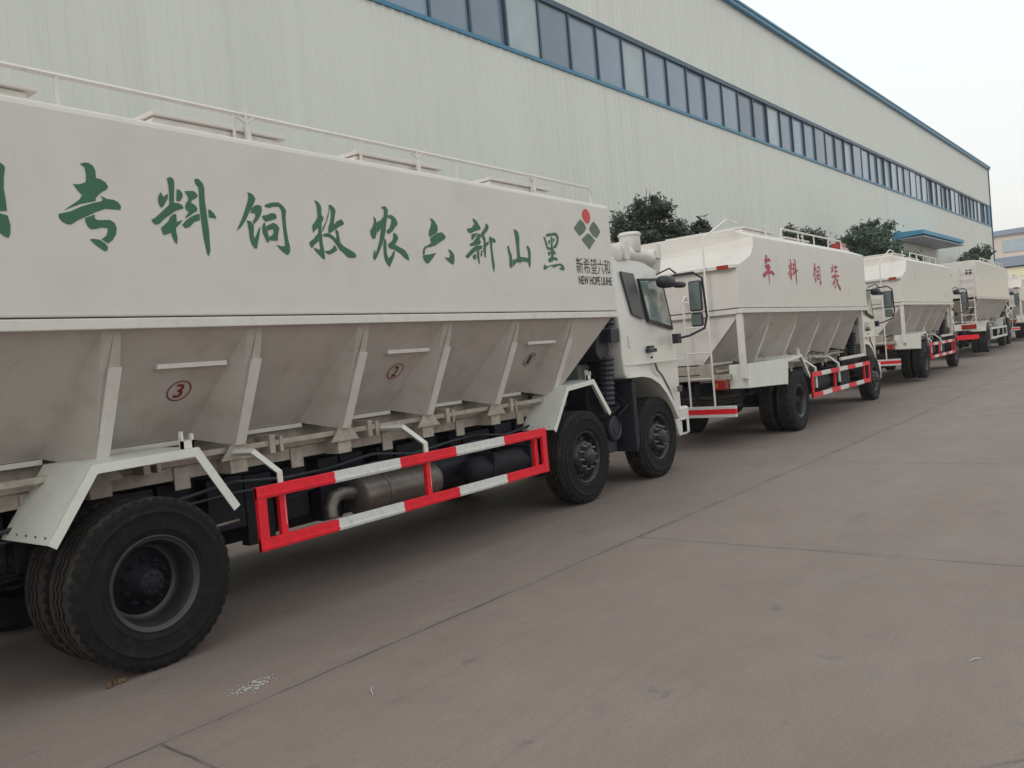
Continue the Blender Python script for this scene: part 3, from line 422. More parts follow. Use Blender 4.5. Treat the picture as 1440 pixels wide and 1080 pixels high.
# ------------------------------------------------------------------ trees
def tree(name, x, y, h, blobs, leafmat, label, cat='tree', n=5200, ls=.085, seed=1):
    rnd = random.Random(seed)
    r = empty(name, (x, y, gz(x)), label, cat, 'trees between the trucks and the factory wall')
    t = MB(); cb = min(b[2] for b in blobs)
    t.tube([(0, 0, 0), (.03, .02, h * .25), (-.04, .0, h * .45), (.02, .03, h * .62)], [.14, .11, .085, .05], 8)
    for bx, by, bz, br in blobs:
        t.tube([(0, 0, h * .35 + rnd.uniform(-.2, .2)), (bx * .5, by * .5, (bz + h * .4) / 2), (bx, by, bz), (bx + rnd.uniform(-.2, .2), by, bz + br * .6)], [.06, .045, .03, .012], 6)
        for _ in range(4):
            t.tube([(bx * .8, by * .8, bz - .1), (bx + rnd.uniform(-1, 1) * br * .8, by + rnd.uniform(-1, 1) * br * .6, bz + rnd.uniform(-.2, 1) * br * .8)], [.022, .006], 5)
    t.obj('trunk', BARK, r, smooth=True)
    v = []; f = []
    tot = sum(b[3] ** 2 for b in blobs)
    for bx, by, bz, br in blobs:
        cl = max(6, int(20 * br * br / .8)); per = max(8, int(n * br * br / tot / cl))
        for _ in range(cl):
            d = Vector((rnd.gauss(0, 1), rnd.gauss(0, 1), rnd.gauss(0, .85))).normalized() * br * rnd.uniform(.3, 1.04)
            cx, cy, cz = bx + d.x, by + d.y, bz + d.z * .85; cr = br * rnd.uniform(.14, .30)
            for _ in range(per):
                q = Vector((rnd.gauss(0, 1), rnd.gauss(0, 1), rnd.gauss(0, 1))) * cr * .55
                p = Vector((cx, cy, cz)) + q
                a = Vector((rnd.gauss(0, 1), rnd.gauss(0, 1), rnd.gauss(0, 1))).normalized(); b_ = a.orthogonal().normalized()
                s = ls * rnd.uniform(.6, 1.35); o = len(v)
                v += [tuple(p - a * s), tuple(p + b_ * s * .42), tuple(p + a * s), tuple(p - b_ * s * .42)]; f.append((o, o + 1, o + 2, o + 3))
    me = bpy.data.meshes.new('crown'); me.from_pydata(v, [], f); me.materials.append(leafmat)
    c = bpy.data.objects.new('crown', me); C.objects.link(c); c.parent = r
tree('broadleaf_tree', 19.5, 10, 5.5, [(0, 0, 4.98, .85), (-.8, .1, 4.45, .75), (.75, 0, 4.65, .8), (.1, .1, 3.9, .95), (-1.45, 0, 4.0, .5), (1.5, .1, 4.5, .45)], LEAF,
     'dark broadleaf tree rising behind the first cab', n=15000, ls=.07, seed=3)
tree('broadleaf_tree', 22.2, 10, 5.4, [(0, 0, 4.75, .55), (-.8, 0, 4.5, .5), (.8, 0, 4.75, .4), (0, .1, 4.1, .8)], LEAF,
     'low spreading dark tree just right of the one behind the first cab', n=8000, ls=.075, seed=5)
tree('broadleaf_tree', 32.0, 10, 5.7, [(0, 0, 4.95, .95), (-1.2, 0, 4.7, .7), (1.2, 0, 4.6, .8)], LEAF,
     'dark treetop peeping over the railing of the red-lettered truck', n=5000, ls=.09, seed=8)
tree('broadleaf_tree', 42.3, 9.9, 6.9, [(-.6, 0, 6.1, .7), (-1.9, 0, 5.3, 1.1), (.9, 0, 5.4, 1.2), (-.4, 0, 4.5, 1.5), (3.0, 0, 4.9, .8), (-2.6, 0, 4.3, .9)], LEAF2,
     'tall rounded green tree in front of the blue canopy', n=11000, ls=.12, seed=11)
tree('broadleaf_tree', 49.5, 9.9, 5.2, [(0, 0, 4.5, .9), (-1.6, 0, 4.4, .8), (1.8, 0, 4.3, .8), (3.6, 0, 4.1, .7)], LEAF2,
     'low bushy tree underneath the blue canopy', n=6000, ls=.12, seed=13)
tree('broadleaf_tree', 71.0, 9.5, 6.9, [(0, 0, 5.8, 1.1), (-2.0, 0, 5.5, .8), (2.2, 0, 5.5, .9), (4.2, 0, 5.0, .8)], LEAF2,
     'small hazy tree near the far corner of the factory', n=5000, ls=.17, seed=17)

# ------------------------------------------------------------------ wheels
def tyre_mesh(name, rr=.52, wd=.275):
    n = 144; m = MB()
    # (radius, offset from outer face, type) outer -> inner
    prof = [(.275, .022, 0), (.30, .006, 0), (.325, .002, 0), (.329, -.002, 0), (.333, .002, 0), (.38, -.002, 0), (.425, -.002, 0), (.430, -.006, 0), (.436, -.002, 0), (.44, .000, 0), (.462, .006, 0), (.470, .004, 0), (.492, .007, 1), (.510, .013, 1), (.5175, .021, 1), (.519, .034, 1),
            (.518, .080, 2), (.500, .086, 2), (.500, .098, 2), (.519, .104, 2), (.520, .128, 2), (.500, .133, 2), (.500, .145, 2),
            (.520, .150, 2), (.519, .173, 2), (.500, .179, 2), (.500, .191, 2), (.518, .197, 2), (.519, .245, 1), (.512, .257, 1), (.492, .267, 1), (.470, .271, 0), (.44, .275, 0), (.36, .275, 0), (.30, .269, 0), (.275, .253, 0)]
    vs = []
    for r, h, ty in prof:
        for k in range(n):
            t = 2 * math.pi * k / n; q = r; hh = h
            if ty == 1 and k % 3 == 0 and r < .5185: q = r - (.020 if r > .5 else .012)
            if ty == 2: hh = h + (.008 if (k // 2) % 2 else -.008)
            vs.append((q * math.cos(t) * rr / .52, hh, q * math.sin(t) * rr / .52))
    M = len(prof)
    fs = [(i*n+k, i*n+(k+1)%n, (i+1)*n+(k+1)%n, (i+1)*n+k) for i in range(M-1) for k in range(n)]
    m.add(vs, fs)
    for i in range(M-1):
        if prof[i][2] == 2 and prof[i+1][2] == 2 and prof[i][0] > .51 and prof[i+1][0] > .51 or (prof[i][2] and prof[i+1][2] and min(prof[i][0], prof[i+1][0]) >= .513):
            for k in range(n): m.m[i*n+k] = 1
    me = m.mesh(name, [RUBBER, TREAD], smooth=True)
    bm = bmesh.new(); bm.from_mesh(me)
    for ed in bm.edges:
        if len(ed.link_faces) == 2 and ed.calc_face_angle(0) > R(40): ed.smooth = False
    bm.to_mesh(me); bm.free(); return me
def rim_deep():
    m = MB(); P = [(.275, .030), (.292, .010), (.288, .004), (.280, .006), (.276, .016), (.268, .022), (.262, .020), (.258, .030), (.252, .048), (.246, .075), (.243, .150), (.238, .185), (.205, .195)]
    m.lathe(P, (0, 0, 0), n=48); me = m.mesh('rim', RIML, smooth=True)
    d = MB(); d.lathe([(.206, .194), (.20, .186), (.155, .178), (.150, .165), (.12, .163), (.118, .150), (.085, .148), (.080, .06), (.06, .045), (0, .045)], (0, 0, 0), n=40)
    for k in range(10):
        t = 2*math.pi*k/10; d.lathe([(.016, .17), (.016, .13), (.009, .128), (.009, .11), (0, .11)], (.135*math.cos(t), 0, .135*math.sin(t)), n=8)
    for k in range(8):
        t = 2*math.pi*(k+.5)/8; d.lathe([(.010, .048), (.010, .032), (0, .032)], (.055*math.cos(t), 0, .055*math.sin(t)), n=6)
    return me, d.mesh('hub', BLACKP, smooth=True)
def rim_front():
    m = MB(); P = [(.275, .035), (.290, .012), (.286, .008), (.276, .014), (.262, .040), (.252, .075), (.246, .12), (.236, .135), (.215, .120), (.190, .070), (.168, .028), (.160, .022), (.10, .022)]
    m.lathe(P, (0, 0, 0), n=48)
    for k in range(10):   # hand holes as dark bosses around the cone
        t = 2*math.pi*(k+.5)/10; m.lathe([(.027, .10), (.027, .078), (.018, .078), (.018, .10)], (.208*math.cos(t), 0, .208*math.sin(t)), n=10)
    me = m.mesh('rim', RIMM, smooth=True)
    d = MB(); d.lathe([(.11, .024), (.105, .01), (.10, -.035), (.085, -.06), (.03, -.066), (0, -.066)], (0, 0, 0), n=32)
    global NUTS
    nu = MB()
    for k in range(10):
        t = 2*math.pi*(k+.5)/10; nu.lathe([(.017, .02), (.017, -.012), (.010, -.014), (.010, -.045), (0, -.045)], (.1375*math.cos(t), 0, .1375*math.sin(t)), n=8)
    NUTS = nu.mesh('wheel_nuts', STEEL, smooth=True)
    return me, d.mesh('hub', RIMM, smooth=True)
TYRE = tyre_mesh('tyre'); RIMD, HUBD = rim_deep(); RIMF, HUBF = rim_front()
def add_wheel(root, x, yin, z, side, kind, ang=0.0):
    """side=+1: right side of the truck (outer face towards -y); -1: mirrored"""
    o = bpy.data.objects.new('wheel', TYRE); C.objects.link(o); o.parent = root
    o.location = (x, (yin - 1.25) * side, z); o.rotation_euler = (0, ang, 0 if side > 0 else math.pi)
    for nm, me in (('rim', RIMD if kind == 'deep' else RIMF), ('hub', HUBD if kind == 'deep' else HUBF)):
        if kind == 'inner' and nm == 'hub': continue
        c = bpy.data.objects.new(nm, me); C.objects.link(c); c.parent = o
    if kind == 'front': c = bpy.data.objects.new('wheel_nuts', NUTS); C.objects.link(c); c.parent = o
    return o

# ------------------------------------------------------------------ cab
def both(fn):   # run fn(side) for right (+1) and left (-1)
    for s in (1, -1): fn(s)
def Yv(s, yin): return (yin - 1.25) * s      # yin measured from the outer side plane
def make_cab(root, cx):
    """cx = local x of the front axle under the cab. side plane at yin .17"""
    YS = .17
    arch = [(-.78, 1.33), (-.42, 1.325), (-.20, 1.29), (.02, 1.20), (.20, 1.06), (.36, .88), (.48, .70)]
    low = [(-.82, 1.36)] + arch + [(.80, .70), (.82, .95), (.83, 1.40), (.80, 1.85), (-.84, 1.85), (-.86, 1.6)]
    up = [(-.84, 1.85), (.80, 1.85), (.70, 2.10), (.58, 2.40), (.50, 2.58), (.36, 2.69), (.10, 2.79), (-.22, 2.83), (-.60, 2.84), (-.80, 2.80), (-.86, 2.68)]
    def inset(z, x): return YS + max(0, z - 1.9) * .085 + (.05 if z > 2.72 else 0) + max(0, x - .45) * .25
    m = MB(); n = len(low) + len(up) - 2
    outline = low[:-2] + up[1:] + [low[-1]]   # arch.. front .. (.80,1.85) -> up .. rear
    outline = low[:low.index((.80, 1.85)) + 1] + up[2:] + [(-.84, 1.85), (-.86, 1.6)]
    pts = {}
    vs = []; 
    def idx(p, s):
        k = (p, s)
        if k not in pts: pts[k] = len(vs); vs.append((cx + p[0], Yv(s, inset(p[1], p[0])), p[1]))
        return pts[k]
    fs = []
    for s in (1, -1):
        fs.append(tuple(idx(p, s) for p in low)); fs.append(tuple(idx(p, s) for p in up))
    for i in range(len(outline)):
        a, b_ = outline[i], outline[(i + 1) % len(outline)]
        fs.append((idx(a, 1), idx(b_, 1), idx(b_, -1), idx(a, -1)))
    m.add(vs, fs)
    cab = m.obj('cab', CABW, root)
    b = cab.modifiers.new('bevel', 'BEVEL'); b.width = .035; b.segments = 3; b.limit_method = 'ANGLE'; b.angle_limit = R(28)
    cab.data.polygons.foreach_set('use_smooth', [True] * len(cab.data.polygons)); b.harden_normals = True
    # lower sill behind/below the arch, step box in front of wheel
    st = MB()
    for s in (1, -1):
        ys = sorted((Yv(s, .19), Yv(s, .45)))
        st.prism([(cx+.46, .69), (cx+.80, .69), (cx+.80, .46), (cx+.56, .46)], *ys)
        st.box(cx+.60, cx+.76, *sorted((Yv(s, .175), Yv(s, .19))), .66, .685)
    st.obj('step_box', CABW, root, bevel=.012)
    # belt crease, door seams, panels (right & left)
    for s in (1, -1):
        sg = MB()
        ya = Yv(s, YS - .004); yb = Yv(s, YS + .03)
        # thin raised moulding at the lower door edge
        sg.prism([(cx-.80, 1.475), (cx+.80, 1.475), (cx+.80, 1.50), (cx-.80, 1.50)], *sorted((Yv(s, YS-.010), yb)))
        sg.obj('door_moulding', CABW, cab, bevel=.004)
        seam = MB(); y0_, y1_ = sorted((Yv(s, YS-.0025), yb))
        P = [(cx-.34, 2.02), (cx-.34, 1.51)]
        seam.prism([(cx-.005, 1.475), (cx, 1.475), (cx+.05, 1.38), (cx+.17, 1.30), (cx+.33, 1.12), (cx+.43, .95), (cx+.427, .948), (cx+.3255, 1.117), (cx+.166, 1.296), (cx+.046, 1.377)], y0_, y1_)
        seam.obj('door_seam', SEATM, cab)
        # flare over the arch
        fl = MB(); A = [(cx + x, z) for x, z in arch]; B = [(x + .05, z + .055) for x, z in A]
        for i in range(len(A) - 1):
            fl.hexa([(A[i][0], Yv(s, YS-.02), A[i][1]), (A[i+1][0], Yv(s, YS-.02), A[i+1][1]), (B[i+1][0], Yv(s, YS-.012), B[i+1][1]), (B[i][0], Yv(s, YS-.012), B[i][1])],
                    [(A[i][0], Yv(s, YS+.04), A[i][1]), (A[i+1][0], Yv(s, YS+.04), A[i+1][1]), (B[i+1][0], Yv(s, YS+.04), B[i+1][1]), (B[i][0], Yv(s, YS+.04), B[i][1])])
        fl.obj('arch_flare', CABW, cab)
        def wq(poly, off): return [(cx + x, Yv(s, inset(z, x) - off), z) for x, z in poly]
        # quarter window (black) and door window with frame
        q = [(-.62, 2.64), (-.30, 2.62), (-.19, 2.04), (-.49, 2.11)]
        qo = MB(); qo.hexa(wq(q, .006), wq(q, -.02)); qo.obj('quarter_window', mat('louvre_black', (.05, .05, .05), .35, var=.3, scale=3, stretch=(1, 1, 20)) if 'louvre_black' not in bpy.data.materials else bpy.data.materials['louvre_black'], cab)
        d = [(-.19, 2.56), (.38, 2.58), (.51, 2.48), (.69, 1.89), (-.09, 2.01)]
        fr = MB(); inn = [(-.165, 2.53), (.36, 2.55), (.475, 2.455), (.62, 1.935), (-.065, 2.04)]
        for i in range(5):
            a, b_ = d[i], d[(i+1) % 5]; c_, e_ = inn[(i+1) % 5], inn[i]
            fr.hexa(wq([a, b_, c_, e_], .010), wq([a, b_, c_, e_], -.02))
        dw = fr.obj('window_frame', PLAST, cab)
        gl = MB(); gl.hexa(wq(inn, .004)[:4], wq(inn, -.004)[:4]) if False else gl.add(wq(inn, .004) + wq(inn, -.0), [(0, 1, 2, 3, 4), (9, 8, 7, 6, 5)])
        gl.obj('door_window', bpy.data.materials.get('side_glass') or side_glass(), cab)
        # pale things seen through the glass: seat back, curtain
        cu = MB(); cu.prism([(cx-.16, 2.10), (cx+.02, 2.09), (cx+.06, 2.44), (cx-.12, 2.50)], *sorted((Yv(s, .25), Yv(s, .252)))); 
        # door handle
        hd = MB(); hd.box(cx-.20, cx+.02, *sorted((Yv(s, YS-.022), yb)), 1.615, 1.665); hd.box(cx-.17, cx+.10 - .12, *sorted((Yv(s, YS-.012), yb)), 1.67, 1.70)
        hd.obj('door_handle', PLAST, cab, bevel=.008)
        kh = MB(); kh.lathe([(.014, -.004), (.014, .02)], (cx-.10, Yv(s, YS-.004), 1.55), n=10); kh.obj('key_lock', PLAST, cab)
        rf = MB(); rf.box(cx-.68, cx-.63, *sorted((Yv(s, YS-.006), yb)), 1.70, 1.85); rf.obj('side_vent', FEND, cab, bevel=.004)
        ind = MB(); ind.box(cx+.60, cx+.68, *sorted((Yv(s, YS-.012), yb)), 1.05, 1.13); ind.obj('side_marker_lamp', STEEL, cab, bevel=.006)
        # mirrors on the tubular arm
        ar = MB(); yo = .0
        ar.tube([(cx+.42, Yv(s, .22), 2.56), (cx+.52, Yv(s, .06), 2.60), (cx+.70, Yv(s, -.12), 2.62), (cx+.79, Yv(s, -.20), 2.54), (cx+.83, Yv(s, -.21), 2.02), (cx+.81, Yv(s, -.17), 1.87), (cx+.74, Yv(s, .02), 1.79), (cx+.60, Yv(s, .16), 1.76)], .016, 8)
        ar.tube([(cx+.26, Yv(s, .20), 2.62), (cx+.40, Yv(s, .07), 2.69), (cx+.50, Yv(s, .03), 2.62)], .012, 6)
        ar.box(cx+.54, cx+.65, *sorted((Yv(s, .10), Yv(s, .18))), 1.70, 1.83)
        ar.obj('mirror_arm', PLAST, cab, smooth=True)
        def blob(name, c, sx, sy, sz, rot=0, ex=.75):
            g = MB(); P = [(math.sin(math.pi*i/8), -math.cos(math.pi*i/8)) for i in range(9)]
            g.lathe(P, (0, 0, 0), 'z', 16)
            g.v = [(math.copysign(abs(x)**.6, x), math.copysign(abs(y)**ex, y), math.copysign(abs(z)**ex, z)) for x, y, z in g.v]
            g.v = [(x*sx*math.cos(rot) - y*sy*math.sin(rot) + c[0], x*sx*math.sin(rot) + y*sy*math.cos(rot) + c[1], z*sz + c[2]) for x, y, z in g.v]
            return g.obj(name, PLAST, cab, smooth=True)
        for nm, yy, zz, hw, hh in (('main_mirror', -.10, 2.31, .095, .205), ('wide_mirror', -.10, 1.99, .085, .09)):
            mo = MB().box(cx+.74, cx+.80, *sorted((Yv(s, yy - hw), Yv(s, yy + hw))), zz - hh, zz + hh).obj(nm, PLAST, cab, bevel=.028)
            MB().box(cx+.735, cx+.739, *sorted((Yv(s, yy - hw + .018), Yv(s, yy + hw - .018))), zz - hh + .02, zz + hh - .02).obj('mirror_glass', MIRR, mo)
        blob('kerb_mirror', (cx+.16, Yv(s, .02), 2.50), .16, .10, .080)
        blob('kerb_mirror', (cx+.46, Yv(s, -.02), 2.465), .14, .06, .042)
    # front: windscreen, grille, bumper, headlamps
    ws = MB(); wy = lambda z, x, s: Yv(s, inset(z, x) + .10)
    P = [(.735, 2.04), (.515, 2.54)]
    ws.add([(cx+P[0][0]+.012, wy(2.0, .6, 1), P[0][1]), (cx+P[0][0]+.012, wy(2.0, .6, -1), P[0][1]), (cx+P[1][0]+.035, wy(2.5, .5, -1), P[1][1]), (cx+P[1][0]+.035, wy(2.5, .5, 1), P[1][1])], [(0, 1, 2, 3)])
    ws.obj('windscreen', GLASSD, cab)
    gr = MB()
    for k in range(4): gr.box(cx+.80, cx+.85, Yv(1, .62), Yv(-1, .62), 1.12 + k*.15, 1.22 + k*.15)
    gr.obj('grille', PLAST, cab, bevel=.01)
    bpn = MB(); bpn.box(cx+.62, cx+.90, Yv(1, .19), Yv(-1, .19), .46, .84); bpn.obj('bumper', CABW, root, bevel=.03)
    both(lambda s: MB().box(cx+.86, cx+.915, *sorted((Yv(s, .27), Yv(s, .62))), .56, .76).obj('headlamp', STEEL, root, bevel=.02))
    it = MB(); it.box(cx-.70, cx-.30, Yv(1, .35), Yv(1, .85), 1.5, 2.35); it.box(cx-.70, cx-.30, Yv(-1, .85), Yv(-1, .35), 1.5, 2.35)
    return cab
def side_glass():
    m = bpy.data.materials.new('side_glass'); m.use_nodes = True; b = m.node_tree.nodes['Principled BSDF']; N = m.node_tree.nodes.new; L = m.node_tree.links.new
    co = N('ShaderNodeTexCoord'); n = N('ShaderNodeTexNoise'); n.inputs['Scale'].default_value = 3.2; n.inputs['Detail'].default_value = 2; L(co.outputs['Object'], n.inputs['Vector'])
    r = N('ShaderNodeValToRGB'); L(n.outputs['Fac'], r.inputs[0]); r.color_ramp.elements[0].position = .42; r.color_ramp.elements[1].position = .58
    r.color_ramp.elements[0].color = (.16, .22, .20, 1); r.color_ramp.elements[1].color = (.38, .36, .30, 1)
    L(r.outputs[0], b.inputs['Base Color']); b.inputs['Roughness'].default_value = .06; return m

# ------------------------------------------------------------------ tank and hopper
def make_tank(root, x0, x1, zr0, zr1, zt, ribs, kind):
    """right side plane yin 0. kind 'long' square ended, 'short' with stepped rear"""
    m = MB()
    if kind == 'long':
        prof = [(0, zr1), (0, zt - .05), (.012, zt - .012), (.05, zt), (2.45, zt), (2.488, zt - .012), (2.5, zt - .05), (2.5, zr1)]
        m.prismx(prof, x0, x1)
        tank = m.obj('tank', WHITE, root, shift=-1.25, bevel=.012)
        for xs in []: pass
    else:
        # side outline with the stepped rear, crowned roof
        side = [(x0, zr1), (x0, zt - .49), (x0 + .30, zt - .41), (x0 + .62, zt - .30), (x0 + .76, zt - .16), (x0 + .80, zt), (x1, zt), (x1, zr1)]
        ss = [(0, 0), (.02, 0)]
        n = len(side); vs = [(x, 0, z) for x, z in side] + [(x, 2.5, z) for x, z in side]
        vs += [(x0 + .80, .35, zt + .16), (x1, .35, zt + .16), (x0 + .80, 2.15, zt + .16), (x1, 2.15, zt + .16)]
        a, b_, c_, d_ = 2*n, 2*n+1, 2*n+2, 2*n+3
        fs = [tuple(range(n)), tuple(range(2*n-1, n-1, -1))]
        for i in (0, 1, 2, 3, 4): fs.append((i, i+n, i+1+n, i+1) if i != 4 else (4, 4+n, 5+n, c_, a, 5))
        fs = fs[:2] + [(0, n, n+1, 1), (1, n+1, n+2, 2), (2, n+2, n+3, 3), (3, n+3, n+4, 4), (4, n+4, n+5, c_, a, 5), (5, a, b_, 6), (n+5, n+6, d_, c_), (a, c_, d_, b_), (6, b_, d_, n+6, n+7, 7), (0, 7, n+7, n)]
        m.add(vs, fs); tank = m.obj('tank', WHITE, root, shift=-1.25, bevel=.012)
        lip = MB(); lip.box(x0 - .07, x0 + .02, -.004, 2.504, zt - .53, zt - .47); lip.obj('rear_lip', WHITE2, tank, shift=-1.25, bevel=.008)
        ov = MB(); ov.prism([(x0 - .065, zt - .47), (x0 + .02, zt - .47), (x0 + .3, zt - .41), (x0 + .3, zt - .43)], .003, 2.497)
    # bottom rail
    for y0, y1 in ((-.032, .05), (2.45, 2.532)):
        r = MB(); r.box(x0 - (.0 if kind == 'short' else 0), x1 - .02, y0, y1, zr0, zr1 - .012); r.obj('tank_rail', WHITE2, tank, shift=-1.25, bevel=.006)
    # hopper
    zb, zi = zr0 - .74, zr0 - .82
    hm = MB(); fl = MB(); lipm = MB(); gs = MB()
    def S(s, y): return y if s > 0 else 2.5 - y
    for s in (1, -1):
        for i in range(len(ribs) - 1):
            a, b_ = ribs[i], ribs[i+1]; w_ = (b_ - a)
            T0 = (a + .02, S(s, .03), zr0); T1 = (b_ - .10, S(s, .03), zr0); T2 = (b_ - .02, S(s, .03), zr0)
            B0 = (a + .10, S(s, .68), zb); B1 = (b_ - .24, S(s, .68), zb)
            if kind == 'short' and i == 0: T0 = (a, S(s, .03), zr0); B0 = (a, S(s, .68), zb)
            R0 = (a + .035, S(s, .40), zi); R1 = (b_ - .035, S(s, .40), zi)
            hm.quad([T0, T1, B1, B0]); hm.quad([T1, T2, R1, B1]); _ = None if (kind == 'short' and i == 0) else hm.quad([T0, B0, R0])
            lipm.box(a + .09, b_ - .23, *sorted((S(s, .66), S(s, .74))), zb - .035, zb - .003)
        for x in (ribs if kind == 'long' else ribs[1:-1]):
            zt0 = zr0 - .22
            fw = .042; fl.hexa([(x-fw, S(s, .098), zt0), (x+fw, S(s, .098), zt0), (x+fw, S(s, .385), zi), (x-fw, S(s, .385), zi)],
                    [(x-fw, S(s, .118), zt0), (x+fw, S(s, .118), zt0), (x+fw, S(s, .405), zi), (x-fw, S(s, .405), zi)])
            hm.quad([(x-.02, S(s, .03), zr0), (x+.02, S(s, .03), zr0), (x+.036, S(s, .115), zt0), (x-.036, S(s, .115), zt0)])
            hm.quad([(x-.036, S(s, .118), zt0), (x-.036, S(s, .405), zi), (x-.06, S(s, .43), zi), (x-.022, S(s, .04), zr0 - .02)])
            gs.prism([(x - .15, zi - .10), (x + .15, zi - .10), (x + .02, zi + .06), (x - .02, zi + .06)], *sorted((S(s, .41), S(s, .425))))
            gs.box(x - .07, x + .07, *sorted((S(s, .43), S(s, .60))), zi - .20, zi - .06)
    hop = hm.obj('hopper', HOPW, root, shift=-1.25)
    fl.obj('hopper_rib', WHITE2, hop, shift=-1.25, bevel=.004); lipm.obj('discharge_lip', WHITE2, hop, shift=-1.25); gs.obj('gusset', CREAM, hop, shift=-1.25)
    # end walls of the hopper
    e = MB(); xa, xb = ribs[0], ribs[-1]
    if kind == 'long':
        e.quad([(x1 - .09, .03, zr0), (x1 - .09, 2.47, zr0), (xb + .02, 2.05, zi), (xb + .02, .45, zi)])
        e.quad([(x1 - .09, .03, zr0), (xb + .02, .45, zi), (xb + .036, .40, zi), (xb + .02, .03, zr0)]); e.quad([(x1 - .09, 2.47, zr0), (xb + .02, 2.05, zi), (xb + .036, 2.1, zi), (xb + .02, 2.47, zr0)])
        e.quad([(x0 + .09, .03, zr0), (x0 + .09, 2.47, zr0), (xa - .02, 1.85, zi), (xa - .02, .65, zi)]); e.quad([(x0 + .09, .03, zr0), (xa, .45, zi), (xa, .03, zr0)]); e.quad([(x0 + .09, 2.47, zr0), (xa, 2.05, zi), (xa, 2.47, zr0)])
    else:
        e.quad([(xa, .03, zr0), (xa, 2.47, zr0), (xa, 1.82, zb), (xa, .68, zb)]); e.quad([(xb, .03, zr0), (xb, 2.47, zr0), (xb, 1.82, zb), (xb, .68, zb)])
        for yy, y2 in ((.03, .68), (2.47, 1.82)):
            e.quad([(xa, yy, zr0), (xa + .02, yy, zr0), (xa + .10, y2, zb), (xa, y2, zb)]); e.quad([(xb, yy, zr0), (xb - .02, yy, zr0), (xb - .24, y2, zb), (xb, y2, zb)])
        e.box(x0, x0 + .05, .051, 2.449, zr0 - .002, zr1 - .012); e.box(xb - .02, xb + .03, .051, 2.449, zr0 - .002, zr1 - .012)
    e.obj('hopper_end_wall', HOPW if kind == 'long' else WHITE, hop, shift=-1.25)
    # screw-conveyor trough under the hopper
    tr = MB(); tr.box(xa, xb, .74, 1.76, zb - .16, zb - .02); tr.obj('conveyor_trough', CREAM, hop, shift=-1.25, bevel=.01)
    return tank, hop
def railing(root, xs, yin, z0, z1, name='roof_railing'):
    m = MB()
    m.tube([(xs[0], yin, z0), (xs[0], yin, z1 - .05), (xs[0] + .05, yin, z1), (xs[-1] - .05, yin, z1), (xs[-1], yin, z1 - .05), (xs[-1], yin, z0)], .017, 6)
    for x in xs[1:-1]: m.tube([(x, yin, z0), (x, yin, z1)], .014, 6)
    return m.obj(name, WHITE2, root, shift=-1.25, smooth=True)
def hatch(root, x0, x1, y0, y1, z):
    m = MB(); m.prism([(x0, z), (x0 + .07, z + .10), (x1 - .03, z + .10), (x1, z + .01), (x1, z), (x0, z)][:5], y0, y1)
    h = m.obj('hatch', WHITE2, root, shift=-1.25, bevel=.006)
    l = MB(); l.box(x0 + .05, x1 + .03, y0 - .03, y1 + .03, z + .102, z + .135); l.obj('lid', WHITE, h, shift=-1.25, bevel=.006)
    k = MB(); xm = x0 + (x1 - x0) * .70; k.box(xm - .018, xm + .018, y0 - .06, y0 - .031, z, z + .15); k.tube([(xm - .08, y0 - .04, z + .20), (xm, y0 - .04, z + .16), (xm + .06, y0 - .04, z + .21)], .010, 6); k.tube([(xm, y0 - .04, z + .15), (xm, y0 - .04, z + .25)], .008, 6)
    k.obj('latch', WHITE2, h, shift=-1.25)
    return h
